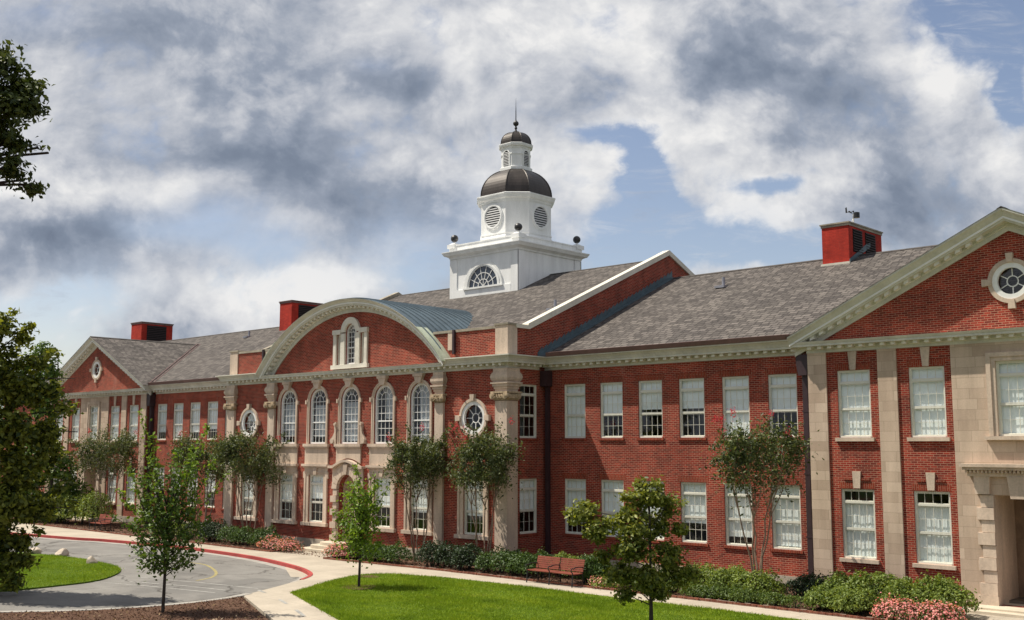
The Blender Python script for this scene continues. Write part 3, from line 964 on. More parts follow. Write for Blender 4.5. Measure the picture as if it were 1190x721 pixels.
        bm = B(); bm.faces.new([bm.verts.new((x_, plane+.125, z_)) for x_, z_ in circle(cx, cz, r, 28)])
        part('pane', bm, M['glass'], o)
        return o
    roundwin(ec, rz, .47, PY, 6, .17)
    # horizontal cornice without crown, raking cornices
    path = [(P_(XP-.0), WY+.02), (P_(XP), PY), (P_(XE), PY), (P_(XE), WY+.02)]

def hsweep(path, prof, name, m, parent=None, z=0.0):
    """moulding round plan corners; offsets to the right of travel"""
    P2 = [Vector(p) for p in path]
    outs = []
    for i in range(len(P2)):
        n = []
        if i > 0: d = (P2[i]-P2[i-1]).normalized(); n.append(Vector((d.y, -d.x)))
        if i < len(P2)-1: d = (P2[i+1]-P2[i]).normalized(); n.append(Vector((d.y, -d.x)))
        if len(n) == 1: o = n[0]
        else:
            o = (n[0]+n[1]); o = o/o.dot(n[0])
        outs.append(o)
    bm = B()
    rings = [[(p.x+o.x*a, p.y+o.y*a, z+b) for a, b in prof] for p, o in zip(P2, outs)]
    loft(bm, rings)
    return part(name, bm, m, parent)
def dentils(path, off0, off1, z0, z1, pitch, w, parent, m=None):
    bm = B()
    for (x0, y0), (x1, y1) in zip(path, path[1:]):
        d = Vector((x1-x0, y1-y0)); L = d.length; d.normalize(); nrm = Vector((d.y, -d.x))
        n = max(1, int(round((L)/pitch)))
        for i in range(n):
            c = Vector((x0, y0))+d*(L*(i+.5)/n)
            pts = [c-d*w/2+nrm*off0, c+d*w/2+nrm*off0, c+d*w/2+nrm*off1, c-d*w/2+nrm*off1]
            lo = [bm.verts.new((*p, z0)) for p in pts]; hi = [bm.verts.new((*p, z1)) for p in pts]
            bm.faces.new(lo); bm.faces.new(hi[::-1])
            for j in range(4): bm.faces.new((lo[j], lo[(j+1) % 4], hi[(j+1) % 4], hi[j]))
    return part('dentil_course', bm, m or M['dentil'], parent)
FRIEZE = [(-.02, ZT), (.05, ZT), (.05, ZT+.10), (.10, ZT+.13), (.10, ZT+.215), (-.02, ZT+.215)]
CORONA = [(-.02, ZT+.2152), (.40, ZT+.2152), (.40, ZT+.30), (.42, ZT+.30), (.46, ZT+.38), (-.02, ZT+.38)]
CROWN = [(-.02, ZT+.3802), (.45, ZT+.3802), (.47, ZT+.40), (.53, ZT+.47), (.60, ZT+.49), (.60, ZT+.535), (-.02, ZT+.56)]
def cornice(path, crown=True):
    o = hsweep(path, FRIEZE, 'cornice', M['cream'])
    hsweep(path, CORONA, 'corona', M['cream'], o)
    dentils(path, .095, .31, ZT+.115, ZT+.213, .375, .14, o)
    if crown: hsweep(path, CROWN, 'crown_moulding', M['cream'], o)
    return o
# centre block (front and its two returns), wings, pavilions
cornice([(-XR, WY-.44), (-XR, 0), (XR, 0), (XR, WY-.44)], crown=False)
for sgn in (1, -1):
    pth = [(7.2, 0), (XR, 0), (XR, WY+.1)] if sgn > 0 else [(-XR, WY+.1), (-XR, 0), (-7.2, 0)]
    hsweep(pth, CROWN, 'crown_moulding', M['cream'])
    pth = [(XR+.01, WY), (XP-.47, WY)] if sgn > 0 else [(-XP+.47, WY), (-XR-.01, WY)]
    cornice(pth)
    pth = [(XP, WY+.1), (XP, PY), (XE, PY), (XE, WY+.1)] if sgn > 0 else [(-XE, WY+.1), (-XE, PY), (-XP, PY), (-XP, WY+.1)]
    cornice(pth, crown=False)
    # hanging gutter over the wing cornice
    bm = B()
    xa, xb = sorted((sgn*(XR+.62), sgn*(XP-.55)))
    prof = [(WY-.58, 8.99), (WY-.64, 9.005), (WY-.70, 9.17), (WY-.67, 9.18), (WY-.63, 9.08), (WY-.56, 9.06)]
    loft(bm, [[(x_, y_, z_) for y_, z_ in prof] for x_ in (xa, xb)])
    part('gutter', bm, M['gutter'])
    # raking cornices of the pediment
    ec = sgn*XC
    c_, s_ = 1/math.sqrt(1+SL*SL), SL/math.sqrt(1+SL*SL)
    foot = XC-XP+.50
    zf = 8.855
    zap = zf+foot*SL
    path3 = [(ec-foot, PY, zf), (ec, PY, zap), (ec+foot, PY, zf)]
    upv = (0, 0, 1/c_)
    def rk(prof, name, m, par=None):
        bm = B(); sweep(bm, path3, [(0, -1, 0)]*3, [upv]*3, prof); return part(name, bm, m, par)
    rake = rk([(-.02, -.44), (.06, -.44), (.06, -.30), (.11, -.28), (.11, -.20), (-.02, -.20)], 'raking_cornice', M['cream'])
    rk([(-.02, -.1998), (.40, -.1998), (.42, -.10), (-.02, -.10)], 'corona', M['cream'], rake)
    rk([(-.02, -.0998), (.43, -.0998), (.47, -.05), (.53, .04), (.60, .10), (.60, .16), (-.02, .16)], 'crown_moulding', M['cream'], rake)
    rk([(.38, -.135), (.455, -.135), (.455, -.075), (.38, -.075)], 'fillet', M['white'], rake)
    bm = B()
    for k_ in (-1, 1):
        n = 19
        for i in range(n):
            u = .75+(foot-.95)*(i+.2)/n
            x_ = ec+k_*u; zz = zap-u*SL
            for side in (0,):
                pts = [(x_-.08, zz-.335+k_*.08*SL), (x_+.08, zz-.335-k_*.08*SL), (x_+.08, zz-.205-k_*.08*SL), (x_-.08, zz-.205+k_*.08*SL)]
                prism(bm, pts, FX(PY-.33), 0, .23)
    part('dentil_course', bm, M['dentil'], rake)

# ---- centre block: front wall with tympanum and parapets
ZC, RO, RI = 3.05, 9.22, 8.62
holes = []
for i in range(5):
    holes.append(archhole((i-2)*Q, .68, 5.28, 7.37))
    if i != 2: holes.append(rect((i-2)*Q-.60, (i-2)*Q+.60, 1.42, 3.75))
holes.append(archhole(0, .72, .62, 3.05))
XB = 8.50
for sg in (-1, 1):
    holes.append(circle(sg*XB, 6.38, .62)); holes.append(rect(sg*XB-.60, sg*XB+.60, 1.42, 3.75))
holes += [archhole(0, .40, 9.12, 10.72), rect(-1.08, -.74, 9.12, 10.62), rect(.74, 1.08, 9.12, 10.62)]
aa = math.asin((10.18-ZC)/RO)
top = [(XR, 0), (XR, 10.18)] + arc(0, ZC, RO-.02, aa, PI-aa, 40) + [(-XR, 10.18), (-XR, 0)]
bm = B(); wall(bm, top, holes, FX(0), .26)
cwall = part('wall', bm, M['brick'])
bm = B()
sections = ((-XR+.02, -9.86), (-9.86, -1.75), (1.75, 9.86), (9.86, XR-.02))
for q0, q1 in ((-9.85, -1.75), (1.75, 9.85)):
    box(bm, q0, q1, -.07, .02, .22, .62)
part('plinth', bm, M['plinth'], cwall)
# returns (side walls) with gables over the roofs
SLC = .435
zr = lambda y: 10.15+SLC*(y-1.5)
YRG = 11.9
for sgn in (1, -1):
    FS = lambda a, b, t: (sgn*(XR-t), a, b)
    hs = [rect(.74, 1.86, ZU0, ZU1), rect(.74, 1.86, ZL0, ZL1)]
    outer = [(0, 0), (2*YRG, 0), (2*YRG, 10.15), (YRG, zr(YRG)+(.16 if sgn > 0 else .0)), (1.35, zr(1.35)+(.20 if sgn > 0 else .0)), (0.0, 10.18)]
    bm = B(); wall(bm, outer, hs, FS, .26)
    gw = part('side_wall', bm, M['brick'])
    # pale coping on the rake
    bm = B()
    for k_ in (0,):
        pts = [(.45, 10.20), (1.30, 10.20), (YRG, zr(YRG)+.14), (2*YRG-1.3, 10.20), (2*YRG-1.3, 10.44), (YRG, zr(YRG)+.40), (1.22, 10.44), (1.20, 10.36), (.45, 10.36)]
        if sgn < 0: pts = [(p_, q_-(.17 if p_ > 1 else .0)) for p_, q_ in pts]
        x0, x1 = sorted((sgn*(XR-.30), sgn*(XR+.09)))
        prism(bm, pts, lambda a, b, t: (t, a, b), x0, x1)
    part('rake_coping', bm, M['white_coping' if sgn > 0 else 'coping'], gw)
    # stepped flashing along the wing roof
    bm = B()
    zw = lambda y: 8.97+.455*(y-1.75)
    pts = [(1.9, zw(1.9)-.05), (12.2, zw(12.2)-.05)]
    n = 34
    up_ = []
    for i in range(n+1):
        y = 12.2-(12.2-1.9)*i/n
        up_.append((y, zw(y)+.20)); up_.append((y-.02, zw(y)+.32 if i < n else zw(y)+.2))
    pts += up_
    x0, x1 = sorted((sgn*(XR-.01), sgn*(XR+.03)))
    prism(bm, pts, lambda a, b, t: (t, a, b), x0, x1)
    bx0, bx1 = sorted((sgn*(XR+.03), sgn*(XR+.30)))
    prism(bm, [(1.9, zw(1.9)-.02), (12.0, zw(12.0)-.02), (12.0, zw(12.0)+.035), (1.9, zw(1.9)+.035)], lambda a, b, t: (t, a, b), bx0, bx1)
    part('flashing', bm, M['teal_flash'], gw)
    for z0, b_ in ((ZU0, 0), (ZL0, .60)):
        rect_window(0, z0, 0, 1.12, ZU1-ZU0, cols=3, blind=b_, rot=sgn*PI/2, px=(sgn*XR, 1.30, z0), sill='brick')
    bm = B()
    box(bm, *sorted((sgn*(XR-.02), sgn*(XR+.05))), .62, WY, .22, .60)
    part('plinth', bm, M['plinth'], gw)

# pilasters of the centre block
def pilaster(x0, x1, corner=0):
    yf = -.12
    bm = B()
    cx = (x0+x1)/2; hw = (x1-x0)/2
    def blk(e, f, z0, z1, mesh=bm):              # e: side growth, f: forward growth
        a, b_ = x0-e, x1+e
        y1 = .02
        if corner > 0: b_ = XR+.055+f; y1 = .56+e
        if corner < 0: a = -XR-.055-f; y1 = .56+e
        box(mesh, a, b_, yf-f, y1, z0, z1)
    blk(0, 0, .92, 7.08)
    p = part('pilaster', bm, M['stone'])
    bm = B()
    blk(.17, .17, .22, .58, bm); blk(.11, .11, .582, .70, bm); blk(.07, .08, .702, .80, bm); blk(.10, .11, .802, .86, bm); blk(.035, .035, .862, .918, bm)
    part('base', bm, M['stone'], p)
    # scrolled capital
    bm = B()
    blk(.03, .03, 7.10, 7.16, bm); blk(.14, .14, 7.40, 7.47, bm); blk(.05, .05, 7.162, 7.398, bm)
    lo, hi = (x0, x1)
    if corner > 0: hi = XR+.055
    if corner < 0: lo = -XR-.055
    for vx in (lo-.03, hi+.03):
        for yy in ((yf-.10,) if corner == 0 else (yf-.10, .50)):
            if corner and yy > 0 and (vx-cx)*corner < 0: continue
            for r_, t_ in ((.145, .09), (.09, .115), (.04, .135)):
                if yy < 0: prism(bm, circle(vx, 7.285, r_, 14), FX(yy), -t_+.03, .10)
                else: prism(bm, circle(yy, 7.285, r_, 14), lambda a, b, t: (vx+corner*t, a, b), -.06, t_)
    for i in range(5):                          # leaves and egg row between the volutes
        u = lo+(hi-lo)*(i+.5)/5
        prism(bm, [(u-.05, 7.17), (u+.05, 7.17), (u+.065, 7.30), (u, 7.38), (u-.065, 7.30)], FX(yf-.13), 0, .10)
        if corner:
            v_ = yf+(.5-yf)*(i+.5)/5
            prism(bm, [(v_-.05, 7.17), (v_+.05, 7.17), (v_+.065, 7.30), (v_, 7.38), (v_-.065, 7.30)], lambda a, b, t: (corner*(XR+.13+t), a, b), -.1, .05)
    for j in range(9):
        u = random.uniform(lo, hi)
        box(bm, u-.025, u+.025, yf-.19, yf-.05, 7.18+.02*j, 7.21+.02*j)
    part('capital', bm, M['capital'], p)
    bm = B()                                     # entablature block with swelling frieze
    blk(.0, .0, 7.472, 7.58, bm); blk(.035, .04, 7.582, 7.68, bm); blk(.075, .09, 7.682, 7.80, bm); blk(.14, .15, 7.802, 7.87, bm)
    n = 8
    for i in range(n):
        t0 = i/n
        g_ = .05+.10*math.sin(PI*(t0+.5/n))
        blk(g_, g_, 7.872+.44*t0, 7.872+.44*(i+1)/n-.0005, bm)
    blk(.06, .06, 8.314, 8.455, bm)
    part('entablature_block', bm, M['stone'], p)
M['capital'] = simple('stained carved stone', (.44, .34, .23), .9, .35, 7, .2, bmp=.6, bscale=14)
pilaster(6.13, 6.67); pilaster(-6.70, -6.13); pilaster(9.86, XR, 1); pilaster(-XR, -9.86, -1)

# stone trim of the bays
def arch_trim(cx, hw, zs, z0, w, t, plane=0.0):
    bm = B()
    inner = [(cx-hw, z0)]+arc(cx, zs, hw, PI, 0, 18)+[(cx+hw, z0)]
    for a, b_, th in ((0, w*.62, t*.65), (w*.62, w, t)):
        i_ = [(cx-hw-a, z0)]+arc(cx, zs, hw+a, PI, 0, 18)+[(cx+hw+a, z0)]
        o_ = [(cx-hw-b_, z0)]+arc(cx, zs, hw+b_, PI, 0, 18)+[(cx+hw+b_, z0)]
        strip(bm, i_, o_, FX(plane-th), 0, th+.005)
    return bm
def arched_window(cx, hw, z0, zs, plane, cols, rows, curtain=0.0, name='arched_window'):
    def fan(bm, y):
        strip(bm, arc(cx, zs, hw*.44, 0, PI, 12), arc(cx, zs, hw*.44+.024, 0, PI, 12), FX(y), 0, .024)
        for a in (PI/5, 2*PI/5, 3*PI/5, 4*PI/5, PI/2):
            ca, sa = math.cos(a), math.sin(a)
            r0 = hw*.46 if a != PI/2 else .03
            prism(bm, [(cx+ca*r_-sa*t_, zs+sa*r_+ca*t_) for r_, t_ in ((r0, -.011), (hw-.06, -.011), (hw-.06, .011), (r0, .011))], FX(y+.002), 0, .02)
    bm = B()
    t = .11 if hw > .5 else .06
    i_ = [(cx-hw+t, z0)]+arc(cx, zs, hw-t, PI, 0, 16)+[(cx+hw-t, z0)]
    o_ = [(cx-hw, z0)]+arc(cx, zs, hw, PI, 0, 16)+[(cx+hw, z0)]
    strip(bm, i_, o_, FX(plane+.06), 0, .12)
    box(bm, cx-hw+t, cx+hw-t, plane+.03, plane+.19, z0, z0+.08)
    w_ = part(name, bm, M['white'])
    bm = B()
    a, b_ = cx-hw+t, cx+hw-t
    zm = z0+.08+(zs-z0)*.47
    box(bm, a, b_, plane+.075, plane+.14, zm-.03, zm+.03)
    for s0, s1, rr in ((z0+.08, zm-.03, rows), (zm+.03, zs, rows)):
        for i in range(1, cols):
            u = a+(b_-a)*i/cols; box(bm, u-.009, u+.009, plane+.10, plane+.124, s0, s1)
        for j in range(1, rr):
            v_ = s0+(s1-s0)*j/rr; box(bm, a, b_, plane+.102, plane+.122, v_-.012, v_+.012)
    box(bm, a, b_, plane+.10, plane+.126, zs-.014, zs+.014)
    fan(bm, plane+.10)
    part('sash', bm, M['white'], w_)
    bm = B()
    bm.faces.new([bm.verts.new((x_, plane+.128, z_)) for x_, z_ in archhole(cx, hw-.02, z0+.02, zs)])
    part('pane', bm, M['glass'], w_)
    if curtain:
        bm = B()
        xs = np.linspace(cx-hw+.03, cx+hw-.03, 31)
        zt_, zb_, xa_, xb_ = curtain
        xs = np.linspace(cx-hw+.03+xa_*(2*hw-.06), cx-hw+.03+xb_*(2*hw-.06), 31)
        pts = [(x_, plane+.24+.006*math.sin(i*1.2+cx)+.004*math.sin(i*2.9)) for i, x_ in enumerate(xs)]
        A = [bm.verts.new((*p, zb_)) for p in pts]; C = [bm.verts.new((*p, zt_)) for p in pts]
        for i in range(30): bm.faces.new((A[i], A[i+1], C[i+1], C[i]))
        part('curtain', bm, M['drape'], w_)
    return w_
trim_up, sills, aprons, ledges, keys, low = B(), B(), B(), B(), B(), B()
curt = [(7.30, 5.72, 0, 1), (7.2, 5.62, .1, 1), (7.3, 5.42, .05, 1), (7.95, 6.45, .42, 1), (7.98, 5.36, .30, 1)]
for i in range(5):
    cx = (i-2)*Q
    b_ = arch_trim(cx, .68, 7.37, 5.28, .15, .07)
    o = part('arch_surround', b_, M['stone'])
    bm = B()
    prism(bm, [(cx-.15, 8.02), (cx+.15, 8.02), (cx+.27, ZT-.14), (cx-.27, ZT-.14)], FX(-.17), 0, .17)
    prism(bm, [(cx-.31, ZT-.139), (cx+.31, ZT-.139), (cx+.33, ZT-.005), (cx-.33, ZT-.005)], FX(-.21), 0, .21)
    for k_ in (-1, 1):
        prism(bm, [(cx+k_*.89-.05, 7.26), (cx+k_*.89+.05, 7.26), (cx+k_*.89+.05, 7.46), (cx+k_*.89-.05, 7.46)], FX(-.11), 0, .11)
    part('keystone', bm, M['stone'], o)
    bm = B(); box(bm, cx-1.0, cx+1.0, -.16, .05, 5.14, 5.278); box(bm, cx-.95, cx+.95, -.12, .0, 5.06, 5.139)
    part('sill', bm, M['stone'], o)
    bm = B()
    if i == 2:
        pts = [(-.93, 4.34)] + [(-.93+1.86*j/24, 4.34+.24*math.sin(PI*j/24)) for j in range(1, 24)] + [(.93, 4.34), (.93, 5.058), (-.93, 5.058)]
        prism(bm, pts, FX(-.06), 0, .07)
    else: box(bm, cx-.93, cx+.93, -.06, .01, 4.28, 5.058)
    part('apron_panel', bm, M['stone'], o)
    arched_window(cx, .68, 5.28, 7.37, 0, 4, 3, curt[i])
    if i != 2:
        bm = B(); box(bm, cx-1.04, cx+1.04, -.20, .0, 4.17, 4.277); box(bm, cx-.98, cx+.98, -.12, .0, 4.10, 4.169)
        box(bm, cx-.93, cx+.93, -.05, .005, 3.90, 4.099)
        prism(bm, [(cx-.10, 3.76), (cx+.10, 3.76), (cx+.15, 4.099), (cx-.15, 4.099)], FX(-.13), 0, .08)
        part('hood', bm, M['stone'], o)
def low_trim(cx):
    bm = B()
    inner = [(cx-.60, 1.42), (cx-.60, 3.75), (cx+.60, 3.75), (cx+.60, 1.42)]
    for e0, e1, th in ((0, .20, .05), (.20, .32, .085)):
        i_ = [(cx-.60-e0, 1.42), (cx-.60-e0, 3.75+e0*.5), (cx+.60+e0, 3.75+e0*.5), (cx+.60+e0, 1.42)]
        o_ = [(cx-.60-e1, 1.42), (cx-.60-e1, 3.75+e1*.5), (cx+.60+e1, 3.75+e1*.5), (cx+.60+e1, 1.42)]
        strip(bm, i_, o_, FX(-th), 0, th+.005)
    for k_ in (-1, 1):
        box(bm, *sorted((cx+k_*.921, cx+k_*1.0)), -.08, .005, 3.58, 3.90)
    box(bm, cx-1.02, cx+1.02, -.17, .05, 1.26, 1.416)
    part('window_surround', bm, M['stone'])
low_b = [.62, .50, 0, .56, .66]
for i in range(5):
    if i != 2:
        low_trim((i-2)*Q); rect_window((i-2)*Q, 1.42, 0, 1.2, 2.33, cols=3, blind=low_b[i], sill='none')
for sg in (-1, 1):
    low_trim(sg*XB); rect_window(sg*XB, 1.42, 0, 1.2, 2.33, cols=4, blind=.66, sill='none')
    bm = B()
    strip(bm, circle(sg*XB, 6.38, .728), circle(sg*XB, 6.38, .85), FX(-.09), 0, .095, closed=True)
    for a in (0, PI/2, PI, 3*PI/2):
        ca, sa = math.cos(a), math.sin(a)
        pts = [(sg*XB+ca*r_-sa*t_, 6.38+sa*r_+ca*t_) for r_, t_ in ((.74, -.10), (1.02, -.13), (1.02, .13), (.74, .10))]
        prism(bm, pts, FX(-.16), 0, .16)
    part('bullseye_surround', bm, M['stone'])
    roundwin(sg*XB, 6.38, .62, 0, 8, .20)
# scrolls beside the middle arched window
bm = B()
for k_ in (-1, 1):
    pts = []
    for j in range(25):
        t = j/24
        zz = 5.28+1.05*t
        w_ = .34*(1-t)**1.3+.05+.05*math.sin(t*9)
        pts.append((k_*(.93+w_), zz))
    pts += [(k_*.93, 6.33), (k_*.93, 5.28)]
    prism(bm, pts, FX(-.11), 0, .11)
    for cz_, r_ in ((5.42, .13), (6.22, .07)):
        prism(bm, circle(k_*(.93+(.26 if cz_ < 6 else .07)), cz_, r_, 14), FX(-.16), 0, .15)
part('scroll_bracket', bm, M['stone'])
# entrance door of the centre: rusticated arch, niche, door, steps
bm = B()
for k_ in (-1, 1):
    for j in range(8):
        e = .44 if j % 2 == 0 else .30
        box(bm, *sorted((k_*.72, k_*(.72+e))), -.14-(.05 if j % 2 == 0 else 0), .005, .62+j*.31, .62+j*.31+.29)
n = 11
for j in range(n):
    a0, a1 = PI*j/n+.012, PI*(j+1)/n-.012
    r1 = .72; r2 = 1.10 if j != 5 else 1.22
    pts = [(r1*math.cos(a0), 3.10+r1*math.sin(a0)), (r2*math.cos(a0), 3.10+r2*math.sin(a0)), (r2*math.cos(a1), 3.10+r2*math.sin(a1)), (r1*math.cos(a1), 3.10+r1*math.sin(a1))]
    prism(bm, pts, FX(-.17 if j != 5 else -.24), 0, .175 if j != 5 else .24)
pts = [(-1.16, 3.15)]+[(-1.16, 4.08)] + [(-1.16+2.32*j/24, 4.08+.28*math.sin(PI*j/24)) for j in range(1, 24)] + [(1.16, 4.08), (1.16, 3.15)] + arc(0, 3.10, 1.10, .05, PI-.05, 16)
prism(bm, pts, FX(-.08), 0, .085)
door_s = part('door_surround', bm, M['stone'])
bm = B()
lo_ = [(-1.30+2.60*j/30, 4.10+(.30*math.sin(PI*(j-4)/22) if 4 < j < 26 else 0)) for j in range(31)]
strip(bm, lo_, [(x_, z_+.12) for x_, z_ in lo_], FX(-.28), 0, .28)
part('hood', bm, M['stone'], door_s)
bm = B()
i_ = [(-.72, .62)]+arc(0, 3.05, .72, PI, 0, 14)+[(.72, .62)]
V0 = [bm.verts.new((x_, .255, z_)) for x_, z_ in i_]; V1 = [bm.verts.new((x_, .95, z_)) for x_, z_ in i_]
for j in range(len(i_)-1): bm.faces.new((V0[j], V0[j+1], V1[j+1], V1[j]))
part('niche', bm, M['stone'], door_s)
bm = B()
prism(bm, archhole(0, .715, .62, 3.05), FX(.90), 0, .06)
for dx in (-.35, .35):
    for z_, h_ in ((.8, .8), (1.75, 1.2)):
        box(bm, dx-.25, dx+.25, .87, .905, z_, z_+h_)
dr = part('door', bm, M['door_wood'])
bm = B(); box(bm, .02, .06, .82, .90, 1.5, 1.75); part('handle', bm, M['iron'], dr)
bm = B()
for r_, z0, z1 in ((2.0, .15, .33), (1.62, .331, .48), (1.25, .481, .618)):
    prism(bm, [(-r_, .0), *[(-r_+.55-.55*math.cos(t), -1.0*r_*.75+.55-.55*math.sin(t)) for t in np.linspace(0, PI/2, 6)], *[(r_-.55+.55*math.sin(t), -1.0*r_*.75+.55-.55*math.cos(t)) for t in np.linspace(0, PI/2, 6)], (r_, .0)], lambda a, b, t: (a, b, t), z0, z1)
box(bm, -.72, .72, -.005, .95, .15, .617)
part('step', bm, M['step'])

# Palladian window of the tympanum
bm = B()
for k_ in (-1, 1):
    box(bm, *sorted((k_*.41, k_*.73)), -.10, .02, 9.12, 10.66)
    box(bm, *sorted((k_*1.085, k_*1.30)), -.10, .02, 9.12, 10.62)
    box(bm, *sorted((k_*.70, k_*1.34)), -.14, .02, 10.63, 10.86)
i_ = arc(0, 10.72, .41, PI, 0, 14); o_ = arc(0, 10.72, .72, PI, 0, 14)
strip(bm, i_, o_, FX(-.11), 0, .12)
box(bm, -1.40, 1.40, -.16, .02, 8.92, 9.118)
pal = part('palladian_surround', bm, M['white_stone'] if 'white_stone' in M else M['stone'])
arched_window(0, .40, 9.12, 10.72, 0, 3, 3, None, 'arched_window')
for k_ in (-1, 1):
    rect_window(k_*.91, 9.12, 0, .34, 1.50, cols=1, blind=0, sill='none', transom=0)

# big segmental cornice and barrel roof
a_end = math.acos(min(1, 7.08/RO)); a_end = math.asin((8.86-ZC)/RO)
N = 56
angs = [PI-a_end-(PI-2*a_end)*i/N for i in range(N+1)]
pth = [(0, 0, ZC)]*(N+1)
def arcsweep(prof, name, m, par=None, r0=RO):
    bm = B()
    rings = [[(math.cos(a)*(r0+b_), -o_, ZC+math.sin(a)*(r0+b_)) for o_, b_ in prof] for a in angs]
    loft(bm, rings); return part(name, bm, m, par)
ac = arcsweep([(-.02, -.60), (.06, -.60), (.06, -.42), (.12, -.40), (.12, -.32), (-.02, -.32)], 'arched_cornice', M['cream'])
arcsweep([(-.02, -.3198), (.42, -.3198), (.44, -.20), (.50, -.12), (.64, -.04), (.66, .0), (-.02, .0)], 'crown_moulding', M['cream'], ac)
arcsweep([(.40, -.225), (.475, -.225), (.475, -.165), (.40, -.165)], 'fillet', M['white'], ac)
bm = B()
for i in range(47):
    a = PI-a_end-.05-(PI-2*a_end-.1)*i/46
    r0, r1 = RO-.42, RO-.325
    w_ = .075
    pts = [(math.cos(a)*r_-math.sin(a)*t_, ZC+math.sin(a)*r_+math.cos(a)*t_) for r_, t_ in ((r0, -w_), (r1, -w_), (r1, w_), (r0, w_))]
    prism(bm, pts, FX(-.33), 0, .22)
part('dentil_course', bm, M['dentil'], ac)
# barrel roof with standing seams back to the main slope; its lower, outer edge is green patina
bm = B()
NA = 60
aw_ = math.asin((9.45-ZC)/RO)
aR = [PI-aw_-(PI-2*aw_)*i/NA for i in range(NA+1)]
f_ = []; bk = []
for a in aR:
    x_, z_ = math.cos(a)*(RO+.012), ZC+math.sin(a)*(RO+.012)
    yb = max(.6, 1.5+(z_-10.15)/SLC+.25)
    f_.append((x_, -.64, z_)); bk.append((x_, yb, z_))
loft(bm, [f_, bk], cap=False, closed=False)
br = part('barrel_roof', bm, M['teal'], smooth=True)
bm = B()
yy_ = -.30
while yy_ < 6.9:
    lim = [i for i in range(NA+1) if bk[i][1] > yy_+.05]
    for rng_ in ([i for i in lim if i <= NA//2], [i for i in lim if i >= NA//2]):
        if len(rng_) < 2: continue
        rings = []
        for i in rng_:
            ca, sa = math.cos(aR[i]), math.sin(aR[i])
            rings.append([(ca*(RO+q), yy_+t_, ZC+sa*(RO+q)) for q, t_ in ((0, -.016), (.075, -.016), (.075, .016), (0, .016))])
        loft(bm, rings)
    yy_ += .40
part('roof_seam', bm, M['teal'], br)
bm = B()
al = math.asin((8.88-ZC)/RO); ah = math.asin((10.5-ZC)/RO)
for sg in (1, -1):
    rr = []
    for j in range(9):
        a = al+(ah-al)*j/8
        x_, z_ = sg*math.cos(a)*(RO+.03), ZC+math.sin(a)*(RO+.03)
        x2 = sg*math.cos(a)*(RO-.01); z2 = ZC+math.sin(a)*(RO-.01)
        rr.append([(x_, -.67, z_), (x_, .0, z_), (x2, .0, z2), (x2, -.67, z2)])
    loft(bm, rr)
part('patina_flashing', bm, M['patina'], br)
# parapets: stone piers, coping, drain pipe
bm = B()
for sg in (1, -1):
    box(bm, *sorted((sg*9.80, sg*(XR+.03))), -.05, .55, 9.03, 10.30)
    box(bm, *sorted((sg*6.86, sg*7.20)), -.035, .02, 9.4, 10.18)
pp = part('parapet_pier', bm, M['ashlar_fine'] if 'ashlar_fine' in M else M['stone'])
bm = B()
for sg in (1, -1):
    box(bm, *sorted((sg*5.9, sg*9.795)), -.05, .42, 10.18, 10.29)
    box(bm, *sorted((sg*9.76, sg*(XR+.07))), -.09, .60, 10.302, 10.38)
part('coping', bm, M['coping'], pp)
bm = B()
for sg in (1, -1):
    box(bm, *sorted((sg*7.24, sg*7.36)), -.14, -.03, 9.2, 10.28)
part('parapet_drain', bm, M['pipe'], pp)

